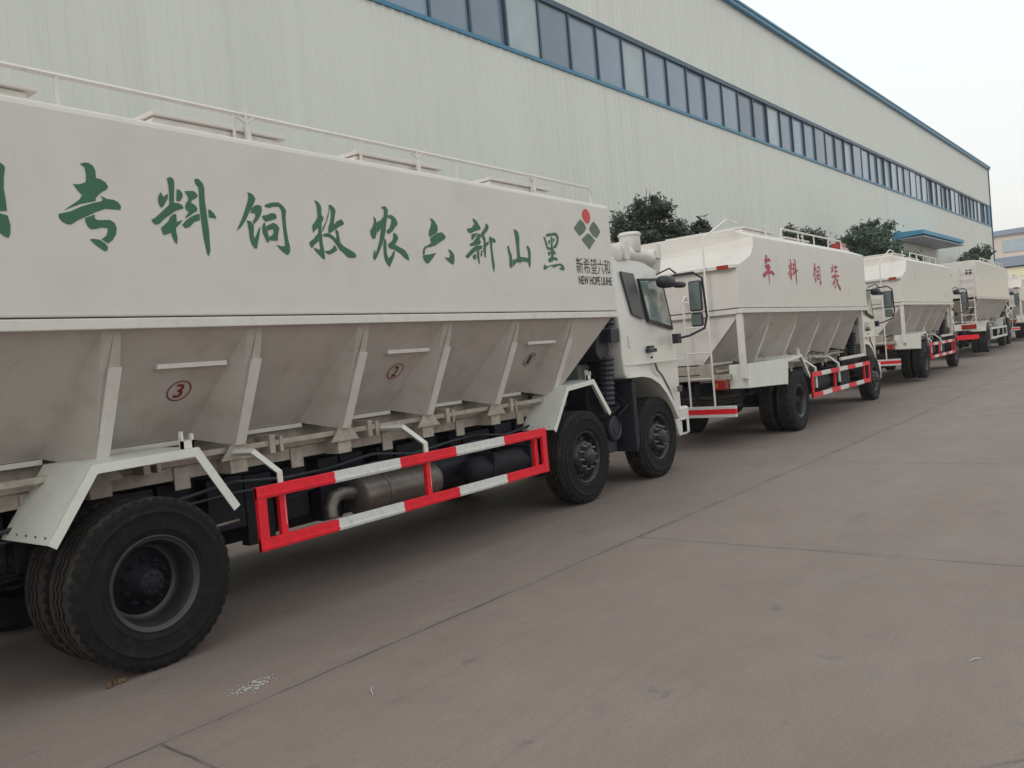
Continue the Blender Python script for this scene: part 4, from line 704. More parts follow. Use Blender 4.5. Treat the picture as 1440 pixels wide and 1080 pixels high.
def fender(root, x, yo, w_, prof, flapw=None, front_rod=True):
    """folded sheet mudguard: prof = outline (dx, z); yo outer plane"""
    for s in (1, -1):
        m = MB(); t = .012; ya, yb = sorted((Yv(s, yo), Yv(s, yo + w_)))
        P = [(x + a, z) for a, z in prof]
        for i in range(len(P) - 1):
            (xa, za), (xb, zb) = P[i], P[i+1]; L_ = math.hypot(xb-xa, zb-za); nx, nz = (zb-za)/L_*t, -(xb-xa)/L_*t
            if i == len(P) - 2 and front_rod:    # front strip is narrow
                yy = sorted((Yv(s, yo), Yv(s, yo + .07)))
            else: yy = (ya, yb)
            m.hexa([(xa, yy[0], za), (xb, yy[0], zb), (xb, yy[1], zb), (xa, yy[1], za)], [(xa+nx, yy[0], za+nz), (xb+nx, yy[0], zb+nz), (xb+nx, yy[1], zb+nz), (xa+nx, yy[1], za+nz)])
        y2 = sorted((Yv(s, yo - .004), Yv(s, yo + .006))); nn = []
        for i in range(len(P) - 1):
            dx, dz = P[i+1][0]-P[i][0], P[i+1][1]-P[i][1]; L_ = math.hypot(dx, dz); nn.append((dz/L_, -dx/L_))
        Q = []
        for i in range(len(P)):
            a_ = nn[max(0, i-1)]; b2 = nn[min(len(nn)-1, i)]; mx, mz = a_[0]+b2[0], a_[1]+b2[1]; q = .055 * 2 / (mx*mx + mz*mz)
            Q.append((P[i][0] + mx*q, P[i][1] + mz*q))
        for i in range(len(P) - 1):
            m.hexa([(P[i][0], y2[0], P[i][1]), (P[i+1][0], y2[0], P[i+1][1]), (P[i+1][0], y2[1], P[i+1][1]), (P[i][0], y2[1], P[i][1])], [(Q[i][0], y2[0], Q[i][1]), (Q[i+1][0], y2[0], Q[i+1][1]), (Q[i+1][0], y2[1], Q[i+1][1]), (Q[i][0], y2[1], Q[i][1])])
        k = MB(); xm = P[2][0] - .05
        o = m.obj('mudguard', FEND, root)
        k.box(xm - .05, xm - .035, *sorted((Yv(s, yo + .02), Yv(s, yo + .05))), P[2][1], P[2][1] + .11); k.box(xm + .02, xm + .035, *sorted((Yv(s, yo + .02), Yv(s, yo + .05))), P[2][1], P[2][1] + .09); k.box(xm - .05, xm + .035, *sorted((Yv(s, yo + .02), Yv(s, yo + .04))), P[2][1], P[2][1] + .05)
        k.obj('bracket', WHITE2, o)
        rv = MB(); (xa, za), (xb, zb) = P[0], P[1]; L_ = math.hypot(xb-xa, zb-za); ux, uz = (xb-xa)/L_, (zb-za)/L_
        for q in range(5):
            yy = Yv(s, yo + .06 + q * (w_ - .12) / 4); rv.lathe([(.009, -.006), (.007, .0)], (xa + ux * .04 - uz * .002, yy, za + uz * .04), 'x', 6)
        rv.obj('rivets', STEEL, o)
def guard(root, x0, x1, z0, z1, yo, posts, nseg, hang, white_only=False):
    h_ = .085
    for s in (1, -1):
        m = MB(); ya, yb = sorted((Yv(s, yo), Yv(s, yo + .035)))
        seg = (x1 - x0) / nseg
        for zt, zb in ((z1, z1 - h_), (z0 + h_, z0)):
            for k in range(nseg):
                mi = 1 if (k % 2 or white_only) else 0
                m.box(x0 + k*seg, x0 + (k+1)*seg, ya, yb, zb, zt, mi)
                yg = sorted((Yv(s, yo - .008), Yv(s, yo)))      # pressed bead along the rail
                m.box(x0 + k*seg + .001, x0 + (k+1)*seg - .001, *yg, zb + .012, zb + .030, mi)
        for xx in (x0, x1 - .075): m.box(xx, xx + .075, *sorted((Yv(s, yo - .003), Yv(s, yo + .030))), z0 + .002, z1 - .002, 1 if white_only else 0)
        for xx in posts: m.box(xx - .028, xx + .028, *sorted((Yv(s, yo + .036), Yv(s, yo + .075))), z0 + .01, z1 - .01, 1 if white_only else 0)
        m.obj('side_guard', [REDP, TAPEW], root, bevel=.003)
        g = MB()
        for xx in hang:
            g.tube([(xx - .10, Yv(s, .55), z1 + .22), (xx - .06, Yv(s, .22), z1 + .22), (xx + .02, Yv(s, yo + .06), z1 + .07), (xx + .02, Yv(s, yo + .06), z1 - .30)], .027, 4)
        g.obj('guard_hanger', FEND, root)
def chassis(root, x0, x1, axles_rear, axles_front):
    m = MB()
    for s in (1, -1):
        m.box(x0, x1, *sorted((Yv(s, .80), Yv(s, .88))), .76, 1.04)
    x = x0 + .1
    while x < x1: m.box(x, x + .12, .80 - 1.25 + .08, 1.25 - .88, .80, 1.0); x += 1.1
    m.obj('chassis_frame', BLACKP, root, bevel=.006)
    ft = MB(); fa, fb = axles_rear[-1] + .75, axles_front[0] - .75
    ft.box(fa, fa + (fb - fa) * .52, .42, 1.12, .30, .98); ft.box(fa + (fb - fa) * .56, fb, .50, 1.1, .34, .96); ft.obj('added_side_tank', BLACKP, root, bevel=.05)  # far-side tanks added to block light and view under the frame
    sb = MB(); sb.box(fa + .2, fb - .3, -.28, .28, .42, .78); sb.obj('gear_casing', BLACKP, root, bevel=.05)
    d = MB()
    for ax in axles_rear + axles_front:
        d.tube([(ax, -.95, .52), (ax, .95, .52)], .085 if ax in axles_rear else .06, 10)
        for s in (1, -1):
            for q in range(5): d.box(ax - .7 + q*.09, ax + .7 - q*.09, *sorted((Yv(s, .74), Yv(s, .84))), .60 + q*.028, .622 + q*.028)
    for ax in axles_rear: d.lathe([(.0, -.2), (.17, -.16), (.22, 0), (.17, .16), (.0, .2)], (ax, 0, .54), 'x', 16)
    d.tube([(axles_rear[0], 0, .58), (axles_front[-1] - .8, 0, .82)], .06, 10)
    d.obj('axle', BLACKP, root, smooth=True)
def filler(root, x0, x1, seed=1, z1=1.02):
    """random black boxes and hoses hung on the frame"""
    rnd = random.Random(seed); m = MB()
    for s in (1, -1):
        x = x0
        while x < x1:
            w_ = rnd.uniform(.16, .45); y = rnd.uniform(.62, .72)
            m.box(x, x + w_, *sorted((Yv(s, y), Yv(s, .80))), rnd.uniform(.42, .72), rnd.uniform(.97, z1)); x += w_ + rnd.uniform(.02, .12)
        for _ in range(6):
            a = rnd.uniform(x0, x1 - .9); y = Yv(s, rnd.uniform(.42, .55)); z = rnd.uniform(.75, .98)
            m.tube([(a, y, z), (a + .3, y, z - rnd.uniform(.02, .09)), (a + .6, y, z - rnd.uniform(0, .06)), (a + .9, y, z)], .011, 5)
    m.obj('frame_fittings', BLACKP, root, bevel=.008)  # invented boxes, added to keep the underside dark
    cb = MB()
    for s in (1, -1):
        pth = [(x0 + (x1 - x0) * k / 14, Yv(s, .57 + .03 * math.sin(k * 1.7)), .93 + .035 * math.sin(k * 2.3)) for k in range(15)]
        cb.tube(pth, .014, 6); cb.tube([(a, b_ , c - .06 + .02 * math.sin(a * 5)) for a, b_, c in pth], .010, 6)
    cb.obj('cable', PLAST, root, smooth=True)
def subframe(root, x0, x1, z0=1.045, step=1.0):
    m = MB()
    for s in (1, -1):
        m.box(x0, x1, *sorted((Yv(s, .60), Yv(s, .78))), z0, z0 + .095)
        m.box(x0, x1, *sorted((Yv(s, .45), Yv(s, .50))), z0 + .145, z0 + .185)
        m.box(x0, x1, *sorted((Yv(s, .56), Yv(s, .60))), z0 + .10, z0 + .135)
        x = x0 + .4
        while x < x1:
            m.box(x, x + .05, *sorted((Yv(s, .43), Yv(s, .62))), z0 + .09, z0 + .23); m.box(x + .10, x + .13, *sorted((Yv(s, .44), Yv(s, .62))), z0 + .09, z0 + .21)
            m.box(x + .3, x + .42, *sorted((Yv(s, .585), Yv(s, .60))), z0 - .07, z0 + .09); x += step
    m.obj('subframe', CREAM, root, bevel=.004)
def hose(m, path, r, n=10, pitch=.028):
    P = [Vector(p) for p in path]; pts = []; rs = []; k = 0
    for i in range(len(P)-1):
        L_ = (P[i+1] - P[i]).length; q = max(2, int(L_ / pitch))
        for j in range(q): pts.append(tuple(P[i].lerp(P[i+1], j / q))); rs.append(r if k % 2 else r * .82); k += 1
    pts.append(tuple(P[-1])); rs.append(r); m.tube(pts, rs, n)
def behind_cab(root, xt, cx):
    """engine intake stack, hoses and struts between tank and cab"""
    m = MB(); hose(m, [(cx-.98, .24, 2.66), (cx-.98, .24, 1.95)], .075); hose(m, [(cx-1.02, .30, 1.62), (cx-1.02, .34, 1.05)], .10, 12, .03)
    hose(m, [(cx-1.25, .45, 1.75), (cx-1.12, .38, 1.66)], .06)
    m.obj('intake_hose', PLAST, root, shift=-1.25)
    f = MB(); f.box(cx-1.10, cx-.90, .16, .42, 1.78, 1.94); f.lathe([(0, -.26), (.15, -.26), (.16, -.2), (.16, .2), (.15, .26), (0, .26)], (cx-1.1, .55, 1.72), 'y', 20); f.box(cx-.92, cx-.86, .4, 2.1, 1.30, 1.9)
    f.obj('air_filter', PLAST, root, shift=-1.25, bevel=.01)
    e = MB(); e.box(cx-1.45, cx-.95, .80, 1.7, 1.05, 1.62); e.box(cx-1.20, cx-.95, .58, .80, 1.30, 1.55); e.obj('gearbox', mat('grey_green_cast', (.20, .23, .21), .6, var=.2, scale=6) if 'grey_green_cast' not in bpy.data.materials else bpy.data.materials['grey_green_cast'], root, shift=-1.25, bevel=.03)
    s = MB(); s.box(xt - .35, cx - .92, .55, .60, 1.655, 1.69); s.box(xt - .30, cx - 1.02, .45, .50, 1.80, 1.835); s.obj('strut', WHITE2, root, shift=-1.25)
    b = MB(); b.box(cx-1.2, cx-.85, .5, 2.0, .7, 1.3); b.obj('engine_block', BLACKP, root, shift=-1.25, bevel=.02)

# ------------------------------------------------------------------ truck one: long, eight wheels, green lettering
SIDE = 4.80
def truck_long(x, y_side, z, label, hero=True, x0=-2.35, x1=5.83, fronts=(5.25, 7.03), zr=2.125, zt=3.355, cabdx=0):
    root = empty('bulk_feed_truck', (x, y_side + 1.25, z), label, 'truck', 'bulk feed trucks parked nose to tail')
    n = int((x1 - x0) / 1.006) + 1; last = x1 - .87; ribs = [last - 1.006 * k for k in range(n)][::-1]; ribs = [r for r in ribs if r > x0 + .15]
    tank, hop = make_tank(root, x0, x1, zr - .065, zr + .012, zt, ribs, 'long')
    px = [x1 - .03 - 1.2 * k for k in range(7)][::-1]; px = [p for p in px if p > x0]
    railing(tank, px, .20, zt, zt + .225); railing(tank, px, 2.3, zt, zt + .225)
    for k in range(4):
        hx = 3.86 + (x1 - 5.83) - k * 1.76
        if hx > x0: hatch(tank, hx, hx + 1.08, .22, 1.5, zt)
    chassis(root, x0 + .3, fronts[-1] + .5, [0.0], list(fronts)); filler(root, -1.9, fronts[0] - .5, 4); subframe(root, ribs[0] - .1, fronts[0] - .15)
    fender(root, 0, 0.0, .60, [(-.60, .89), (-.32, 1.29), (.36, 1.30), (.62, .88)])
    fender(root, fronts[0], .20, .42, [(-.62, .90), (-.30, 1.335), (.27, 1.375), (.60, .96)])
    for s in (1, -1):
        add_wheel(root, 0, 0.0, .52, s, 'deep', .3); add_wheel(root, 0, .315, .52, s, 'inner', .6)
        for q, fx in enumerate(fronts): add_wheel(root, fx, .20, .52, s, 'front', .2 + q)
    make_cab(root, fronts[-1] + cabdx); behind_cab(root, x1, fronts[-1] + cabdx)
    # mud flap between the front axles, belt-driven drum
    m = MB(); fx = fronts[-1]
    for s in (1, -1):
        m.box(fx - .66, fx - .63, *sorted((Yv(s, .18), Yv(s, .52))), .42, 1.28); m.box(fx - .66, fx - .50, *sorted((Yv(s, .17), Yv(s, .52))), 1.281, 1.31); m.box(fx - .63, fx - .60, *sorted((Yv(s, .17), Yv(s, .20))), .5, 1.26)
    m.obj('mud_flap', PLAST, root, bevel=.006)
    d = MB(); cxd = (fronts[0] + fronts[1]) / 2 - .03
    for s in (1, -1):
        P = [(0, 0), (.05, 0), (.06, .015), (.12, .02), (.135, .0), (.15, .012), (.155, .06), (.15, .55), (0, .56)]
        d.lathe([(r, h if s > 0 else -h) for r, h in P], (cxd, Yv(s, .30), .74), 'y', 24)
        d.box(cxd - .12, cxd + .08, *sorted((Yv(s, .36), Yv(s, .7))), .45, .62)
    d.obj('spring_brake_drum', PLAST, root, smooth=True)
    hs = MB(); rnd = random.Random(9)
    for q in range(7):
        a = fx - .95 + rnd.uniform(-.1, .2); y = rnd.uniform(.28, .5)
        hs.tube([(a, y, 1.15 - q*.02), (a + .1, y - .05, 1.0), (a - .05, y, .90), (a + .15, y + .05, .80)], .009, 6)
    hs.obj('brake_line', PLAST, root, shift=-1.25, smooth=True)
    if hero:
        guard(root, .755, 4.20, .525, .967, 0.0, [.99, 2.49, 4.06], 5, [.98, 2.48])
        # exhaust and air tanks behind the guard, both nearside
        e = MB(); e.lathe([(0, 0), (.11, .0), (.155, .03), (.155, .92), (.14, .95), (0, .95)], (1.98, .42, .66), 'x', 24)
        e.tube([(1.99, .42, .70), (1.86, .42, .72), (1.77, .42, .70), (1.72, .41, .63), (1.715, .40, .55)], .055, 12)
        e.lathe([(.159, .28), (.162, .29), (.162, .31), (.159, .32)], (1.98, .42, .66), 'x', 24)
        e.obj('exhaust_silencer', STEEL, root, shift=-1.25, smooth=True)
        t = MB(); P = [(0, 0), (.05, .005), (.10, .03), (.13, .08), (.135, .12)]
        t.lathe(P + [(.135, 1.0), (.13, 1.05), (.08, 1.1), (0, 1.11)], (3.33, .36, .64), 'x', 24); t.lathe(P + [(.135, .62), (.1, .68), (0, .7)], (3.05, .62, .68), 'x', 24)
        for xx in (3.6, 4.2): t.box(xx, xx + .04, .22, .6, .50, .80)
        t.obj('air_tank', BLACKP, root, shift=-1.25, smooth=True)
        rod = MB(); rod.tube([(.15, .30, .70), (.75, .22, .74)], .012, 6); rod.obj('brake_rod', STEEL, root, shift=-1.25)
    return root, tank, hop, ribs

t1, tank1, hop1, ribs1 = truck_long(2.63, SIDE, 0, 'nearest white feed truck with big green Chinese lettering and red and white side guard')
# lettering: outlines in metres on the tank side
X1 = 2.63
m = MB()
for key in ('zhuan', 'liao', 'si', 'mu', 'nong', 'liu', 'xin', 'shan', 'hei', 'yong'):
    for poly in CH[key]: m.poly2d(poly, -.0025, x0=X1)
for poly in ([(1.53, 2.97), (1.98, 3.0), (1.98, 2.94), (1.53, 2.91)], [(1.55, 2.95), (1.62, 2.95), (1.60, 2.75), (1.52, 2.56), (1.47, 2.55), (1.54, 2.75)],
             [(1.60, 2.84), (1.96, 2.86), (1.96, 2.81), (1.60, 2.79)], [(1.58, 2.72), (1.96, 2.74), (1.96, 2.69), (1.58, 2.67)], [(1.76, 2.97), (1.81, 2.97), (1.80, 2.58), (1.76, 2.58)]):
    m.poly2d(poly, -.0025, x0=X1)
m.obj('green_character', GREEN, tank1, shift=-1.25, fix=False)
m = MB()
for k, poly in enumerate(CH['logo']): m.poly2d(poly, -.0025, 0 if k == 0 else 1, x0=X1)
m.obj('company_logo', [LOGORED, GREYGREEN], tank1, shift=-1.25, fix=False)
text_mesh('新希望六和', INK, 'company_name', tank1, 7.665 - X1, 8.385 - X1, 2.545, 2.72, -1.2525, .004)
text_mesh('NEW HOPE LIUHE', INK, 'company_name', tank1, 7.69 - X1, 8.40 - X1, 2.425, 2.52, -1.2525, .028)
def number_mark(parent, x, z, num, zr0, mt):
    # lies on the sloped hopper panel: (yin .03, zr0) -> (.68, zr0-.74)
    k = .65 / .74; yy = lambda z_: .03 + (zr0 - z_) * k - .006
    rg = MB(); n = 36; cs = math.cos(math.atan(k)); rr = .088
    vs = []; 
    for q in range(n):
        t = 2*math.pi*q/n
        for r_ in (rr, rr - .009): zz = z + r_ * math.sin(t) * cs; vs.append((x + r_ * math.cos(t), yy(zz), zz))
    rg.add(vs, [(2*q, (2*q+2) % (2*n), (2*q+3) % (2*n), 2*q+1) for q in range(n)]); o = rg.obj('number_ring', mt, parent, shift=-1.25, fix=False)
    t_ = text_mesh(num, mt, 'number', o, x - .032, x + .032, z - .045, z + .045, 0, .015 if num != '1' else 0)
    for v in t_.data.vertices: v.co.y = yy(v.co.z) - 1.25
inkr = mat('dull_red_stencil', (.20, .02, .03), .5, var=.1)
for num, rx in (('3', 2.56), ('2', 4.61), ('1', 6.61)):
    number_mark(hop1, rx - X1 + .56, 1.665, num, 2.06, inkr if num != '1' else INK)
    k = .65 / .74; a = MB(); z = 1.835; y = .03 + (2.06 - z) * k
    a.box(rx - X1 + .32, rx - X1 + .83, y - .035, y + .01, z - .02, z + .012); a.obj('stiffener_bar', WHITE2, hop1, shift=-1.25, bevel=.003)
# swivelling discharge auger parked over the cab roof
def auger(parent, x, y, z):
    m = MB()
    m.lathe([(0, -.02), (.12, -.02), (.135, 0), (.135, .19), (.15, .192), (.15, .215), (.14, .217), (.13, .235), (0, .24)], (x, y, z + .13), 'z', 24)
    m.tube([(x - .42, y, z + .06), (x - .2, y, z + .09), (x + .25, y, z + .08), (x + .50, y - .02, z + .05)], [.09, .105, .105, .09], 16)
    h = m.obj('auger_housing', WHITE2, parent, smooth=True)
    m = MB()
    m.lathe([(0, -.20), (.075, -.20), (.085, -.17), (.10, -.08), (.115, 0), (.10, .08), (.05, .11), (0, .115)], (x + .60, y, z + .07), 'z', 20)
    m.tube([(x + .55, y - .10, z + .16), (x + .66, y - .08, z + .24), (x + .74, y, z + .13)], .03, 8); m.box(x + .50, x + .60, y - .13, y - .10, z + .05, z + .24)
    m.obj('auger_elbow', WHITE2, h, smooth=True)
    m = MB(); m.lathe([(0, 0), (.09, 0), (.10, .02), (.10, .16), (.08, .2), (0, .21)], (x - .44, y, z - .02), 'z', 16); m.box(x - .36, x - .25, y - .12, y + .12, z + .0, z + .22)
    m.tube([(x - .4, y + .1, z - .1), (x - .4, y + .1, z - 1.3)], .07, 12); m.obj('auger_column', WHITE2, h, smooth=True)
auger(t1, 6.93, -.90, 2.80)

# ------------------------------------------------------------------ truck two type: short, six wheels, stepped rear with ladder
def truck_short(x, y_side, z, label, fx=5.7, xr=-2.48, xe=4.95, zt=3.29, zr=2.145):
    root = empty('bulk_feed_truck', (x, y_side + 1.25, z), label, 'truck', 'bulk feed trucks parked nose to tail')
    ribs = [xr + .06, xr + 1.42, xr + 2.80, xr + 4.18, xr + 5.56, xe - .55]
    tank, hop = make_tank(root, xr, xe, zr - .07, zr + .012, zt, ribs, 'short')
    railing(tank, [xr + 3.3 + .98 * k for k in range(5)], .40, zt + .12, zt + .36); railing(tank, [xr + 3.3 + .98 * k for k in range(5)], 2.1, zt + .12, zt + .36)
    hatch(tank, xr + 1.6, xr + 3.1, .5, 1.9, zt + .16); hatch(tank, xr + 4.0, xr + 5.5, .6, 1.9, zt + .16)
    # legs under the side rail
    lg = MB()
    for s in (1, -1):
        for xx in (xr + .02, xe - .50): lg.box(xx, xx + .10, *sorted((Yv(s, .0), Yv(s, .08))), 1.08, zr - .07)
        lg.box(xe - 2.2, xe - .42, *sorted((Yv(s, .02), Yv(s, .07))), 1.08, 1.14)
    lg.obj('tank_leg', WHITE2, tank, bevel=.006)
    lm = MB(); lm.box(xr - .085, xr - .066, .10, .28, zt - .535, zt - .475); lm.box(xr - .085, xr - .066, 2.22, 2.40, zt - .535, zt - .475); lm.obj('marker_lamp', LAMPR, tank, shift=-1.25)
    chassis(root, xr + .1, fx + .5, [0.0], [fx]); filler(root, xr + .6, fx - .6, 7); subframe(root, xr + .1, fx - 1.2)
    # big box fender behind the wheel
    fender(root, 0, .0, .62, [(-.66, .86), (-.56, 1.285), (.22, 1.33), (.62, .92)])
    bx = MB()
    for s in (1, -1):
        bx.prism([(xr + .12, .93), (-.60, .86), (-.50, 1.29), (xr + .14, 1.30)], *sorted((Yv(s, .0), Yv(s, .03)))); bx.prism([(xr + .12, .93), (xr + .135, .93), (xr + .155, 1.30), (xr + .14, 1.30)], *sorted((Yv(s, .031), Yv(s, .30))))
    bx.obj('side_skirt', FEND, root, bevel=.004)
    for s in (1, -1):
        add_wheel(root, 0, .0, .52, s, 'deep', .3); add_wheel(root, 0, .315, .52, s, 'inner', .6); add_wheel(root, fx, .12, .52, s, 'front', .7)
    make_cab(root, fx); behind_cab(root, xe, fx)
    guard(root, .72, 4.80, .50, .96, 0.0, [2.3, 4.5], 7, [1.1, 2.6])
    bt = MB(); bt.box(2.9, 3.6, .12, .55, .55, .95); bt.lathe([(0, 0), (.2, 0), (.21, .03), (.21, 1.0), (.2, 1.03), (0, 1.03)], (1.3, .35, .72), 'x', 20); bt.obj('fuel_tank', BLACKP, root, shift=-1.25, bevel=.01)
    # rear: ladder, underrun bumper, lamps, plate
    b = MB()
    for k, (za, zb) in enumerate(((.52, .565), (.566, .645), (.646, .69))): b.box(xr - .16, xr - .10, .12, 2.38, za, zb, 0 if k == 1 else 1)
    b.obj('rear_bumper', [REDP, TAPEW], root, shift=-1.25, bevel=.003)
    l = MB(); yl = .46; yr = .86; X_ = xr - .12
    l.tube([(X_, yl, .66), (X_, yl, zt - .12), (X_ + .05, yl, zt - .02), (X_ + .75, yl - .10, zt + .30), (X_ + 1.2, yl - .10, zt + .28)], .016, 8); l.tube([(X_, yr, .66), (X_, yr, 2.35), (X_ + .12, yr, 2.42)], .016, 8)
    for k in range(4): l.tube([(X_, yl, 1.12 + k * .40), (X_, yr, 1.12 + k * .40)], .013, 6)
    l.obj('ladder', WHITE2, root, shift=-1.25, smooth=True)
    r_ = MB()
    for yy in (.30, 2.02): r_.box(xr - .05, xr + .10, yy, yy + .20, .93, 1.08)
    la = r_.obj('tail_lamp', LAMPR, root, shift=-1.25, bevel=.01)
    o_ = MB()
    for yy in (.42, 2.10): o_.box(xr - .056, xr - .051, yy, yy + .045, .97, 1.03)
    o_.obj('indicator', LAMPO, la, shift=-1.25)
    f_ = MB(); f_.box(xr + .02, xr + .16, .25, 2.25, 1.08, 1.16); f_.box(xr + .04, xr + .10, .55, .75, 1.16, 1.34); f_.obj('rear_crossmember', CREAM, root, shift=-1.25, bevel=.006)
    # spare wheel slung under the tail
    sp = bpy.data.objects.new('spare_wheel', TYRE); C.objects.link(sp); sp.parent = root; sp.location = (xr + .62, -.35, .58); sp.rotation_euler = (R(90), 0, 0); sp.scale = (1, 1, 1)
    return root, tank
def brush(m, pts, w0, w1, y, x0, z0, sx, sz):
    y -= .0003 * (len(m.f) % 23)
    P = [Vector((x0 + a * sx, z0 + b * sz)) for a, b in pts]; L_ = []; Rr = []
    for i, p in enumerate(P):
        d = (P[min(i+1, len(P)-1)] - P[max(i-1, 0)]).normalized(); n_ = Vector((-d.y, d.x)); w_ = w0 + (w1 - w0) * i / (len(P) - 1)
        L_.append(p + n_ * w_); Rr.append(p - n_ * w_)
    for i in range(len(P)-1): m.add([(L_[i].x, y, L_[i].y), (L_[i+1].x, y, L_[i+1].y), (Rr[i+1].x, y, Rr[i+1].y), (Rr[i].x, y, Rr[i].y)], [(0, 1, 2, 3)])
t2, tank2 = truck_short(14.62, 4.78, 0, 'second white feed truck with red Chinese lettering and a tail ladder')
m = MB(); XT = 14.62
def place_chars(key, xa, xb, za, zb):
    ps = CH[key]; xs = [p[0] for q in ps for p in q]; zs = [p[1] for q in ps for p in q]; a, b_, c_, d_ = min(xs), max(xs), min(zs), max(zs)
    for q in ps: m.poly2d([(xa + (p[0]-a)/(b_-a)*(xb-xa) - XT, za + (p[1]-c_)/(d_-c_)*(zb-za)) for p in q], -.0025)
place_chars('liao', 14.45, 14.98, 2.55, 3.01); place_chars('si', 15.82, 16.32, 2.57, 2.98)
for pts, a, b_ in ([[(.40, 1), (.36, .84), (.30, .80)], .035, .02], [[(.22, .80), (.62, .86), (.72, .80)], .03, .02], [[(.36, .80), (.22, .62), (.60, .64), (.68, .58)], .03, .02],
                   [[(.0, .28), (.35, .42), (.8, .44), (1, .36)], .035, .02], [[(.50, .72), (.50, .4), (.53, 0)], .035, .012], [[(.3, .55), (.5, .56), (.62, .50)], .02, .02]):
    brush(m, pts, a, b_, -.0025, 13.25 - XT, 2.53, .50, .48)
for pts, a, b_ in ([[(.22, 1), (.25, .72)], .022, .02], [[(.05, .88), (.12, .80)], .02, .02], [[(0, .68), (.22, .78)], .022, .012], [[(.38, .88), (.82, .92)], .022, .015], [[(.58, 1), (.58, .72)], .024, .018], [[(.42, .72), (.78, .74)], .02, .015],
                   [[(.5, .66), (.52, .58)], .025, .015], [[(.05, .50), (.5, .56), (.95, .55)], .026, .015], [[(.48, .54), (.3, .34), (.05, .2)], .026, .012], [[(.32, .36), (.32, .06), (.5, .16)], .024, .012],
                   [[(.52, .46), (.68, .24), (1, .0)], .022, .032], [[(.8, .42), (.62, .30)], .02, .012]):
    brush(m, pts, a, b_, -.0025, 17.02 - XT, 2.50, .56, .50)
m.obj('red_character', REDL, tank2, shift=-1.25, fix=False)
# red motor housing beside the railing on the roof front
rm = MB(); rm.lathe([(0, 0), (.13, 0), (.15, .02), (.15, .60), (.12, .66), (0, .67)], (4.98, .60, 3.46), 'x', 20); rm.box(5.0, 5.75, .48, .72, 3.22, 3.36); rm.box(5.1, 5.5, .5, .7, 3.36, 3.66); rm.obj('red_conveyor_motor', LAMPR, t2, shift=-1.25, smooth=True)

def place_copy(src, skip, x, y, z, label):
    c = copy_tree(src, None, skip); c.location = (x, y + 1.25, z); c['label'] = label; return c
t3 = place_copy(t2, ('red_character', 'red_conveyor_motor'), 25.95, 4.86, gz(28) + .05, 'third white feed truck in the row, plain-sided, behind the red-lettered one')
# ------------------------------------------------------------------ fourth truck: long white one with rung ladder
t4, tank4, hop4, ribs4 = truck_long(39.1, 4.95, gz(42) + .10, 'fourth feed truck with a wide rung ladder and warning plates on its flat rear', hero=False, x0=-2.1, x1=7.9, fronts=(7.1, 9.0), zr=2.25, zt=3.70)
guard(t4, .8, 6.2, .50, .98, 0.0, [1.6, 3.4, 5.2], 3, [1.6, 3.8], white_only=True)
l = MB(); X_ = -2.22
for yy in (.10, .58): l.tube([(X_, yy, 1.2), (X_, yy, 3.5)], .02, 6)
for k in range(8): l.tube([(X_, .10, 1.3 + k*.28), (X_, .58, 1.3 + k*.28)], .016, 6)
l.obj('ladder', WHITE2, t4, shift=-1.25)
b = MB(); b.box(-2.25, -2.12, .05, 2.45, .62, .80, 0); b.obj('rear_bumper', [REDP], t4, shift=-1.25)
b = MB(); b.box(-2.2, -2.12, .02, 2.48, .98, 1.24); fr_ = b.obj('lamp_bar', WHITE2, t4, shift=-1.25)
b = MB(); b.box(-2.23, -2.205, .1, .62, 1.02, 1.20); b.box(-2.23, -2.205, 1.88, 2.4, 1.02, 1.20); b.obj('tail_lamp', LAMPR, t4, shift=-1.25)
b = MB(); b.box(-2.135, -2.11, .95, 1.25, 2.55, 2.85); tag(b.obj('warning_plate', LAMPO, t4, shift=-1.25), 'orange warning plate')
b = MB(); b.box(-2.135, -2.11, .85, 1.1, 3.2, 3.24); b.box(-2.135, -2.11, 1.5, 1.75, 3.2, 3.24); b.box(-2.135, -2.11, .15, .24, 3.18, 3.34); b.box(-2.135, -2.11, .29, .36, 3.18, 3.34); b.obj('rear_marking', INK, t4, shift=-1.25)
t5 = place_copy(t2, ('red_character', 'red_conveyor_motor'), 54.6, 4.95, gz(55) + .10, 'farthest feed truck, just its tail showing at the photo edge past the fourth cab')

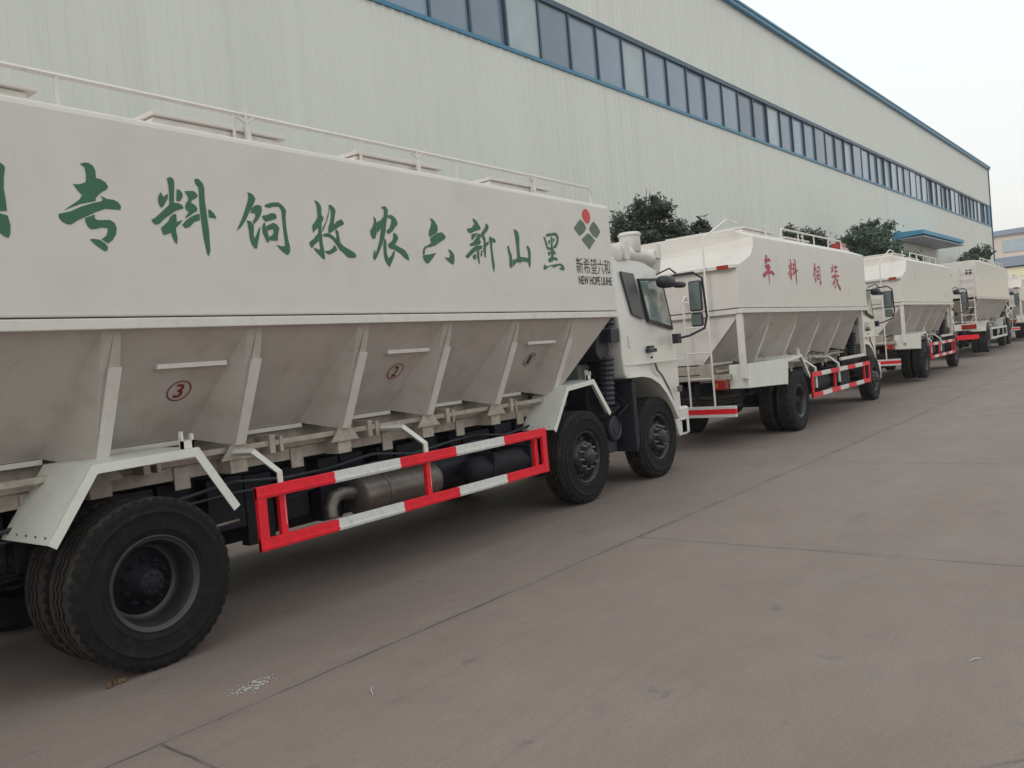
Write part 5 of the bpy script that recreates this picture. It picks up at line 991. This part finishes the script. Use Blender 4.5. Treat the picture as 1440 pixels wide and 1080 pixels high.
# ------------------------------------------------------------------ small litter on the concrete
def litter(x, y, s, label, seed):
    rnd = random.Random(seed); m = MB()
    for _ in range(int(170 * s)):
        a = rnd.gauss(0, .045 * s); b_ = rnd.gauss(0, .03 * s); t = rnd.uniform(0, 6.28); q = rnd.uniform(.003, .010)
        m.add([(a + q*math.cos(t+k*2.1), b_ + q*math.sin(t+k*2.1), .002 + rnd.uniform(0, .004)) for k in range(3)], [(0, 1, 2)])
    o = m.obj('feed_spill', mat('pale_powder', (.46, .44, .41), .9) if 'pale_powder' not in bpy.data.materials else bpy.data.materials['pale_powder'], loc=(x, y, gz(x)), fix=False)
    tag(o, label, 'spill', 'pale spills on the concrete')
litter(2.70, 4.02, 1.2, 'largest pale powder splash in front of the nearest rear wheel', 1)
def twig(x, y, ang, ln, label):
    m = MB(); m.tube([(0, 0, .004), (ln*.5, .004, .007), (ln, -.003, .004)], .0028, 5)
    o = m.obj('straw', bpy.data.materials['pale_powder'], loc=(x, y, gz(x))); o.rotation_euler = (0, 0, ang); tag(o, label, 'straw', 'bits of straw on the concrete')
twig(2.90, 3.28, .9, .11, 'bit of pale straw lying right of the powder splash')
twig(4.51, .75, -.5, .07, 'pale straw alone on the open concrete at lower right')
twig(7.81, 3.08, .1, .10, 'pale straw on the concrete well beyond the side guard')

# ------------------------------------------------------------------ thin haze in the air
hz = bpy.data.materials.new('haze_air'); hz.use_nodes = True; hn = hz.node_tree; hn.nodes.clear()
ho = hn.nodes.new('ShaderNodeOutputMaterial'); hv = hn.nodes.new('ShaderNodeVolumePrincipled'); hv.inputs['Density'].default_value = .0009; hv.inputs['Color'].default_value = (.93, .94, .95, 1); hv.inputs['Anisotropy'].default_value = .2
hn.links.new(hv.outputs[0], ho.inputs['Volume'])
tag(MB().box(-122, 602, -402, 402, -1, 18).obj('haze', hz), 'thin pale haze over the yard', None, kind='stuff')

m = MB(); rnd = random.Random(4)
for _ in range(14):
    a, b_, q = rnd.gauss(0, .035), rnd.gauss(0, .03), rnd.uniform(.008, .022); m.lathe([(0, 0), (q, q*.3), (q*.7, q*1.1), (0, q*1.5)], (a, b_, 0), 'z', 5)
o = m.obj('dirt_clods', mat('rusty_dirt', (.10, .062, .038), .95, var=.3, scale=30), loc=(2.33, 4.86, 0)); tag(o, 'little heap of rusty dirt against the nearest rear tyre', 'dirt')
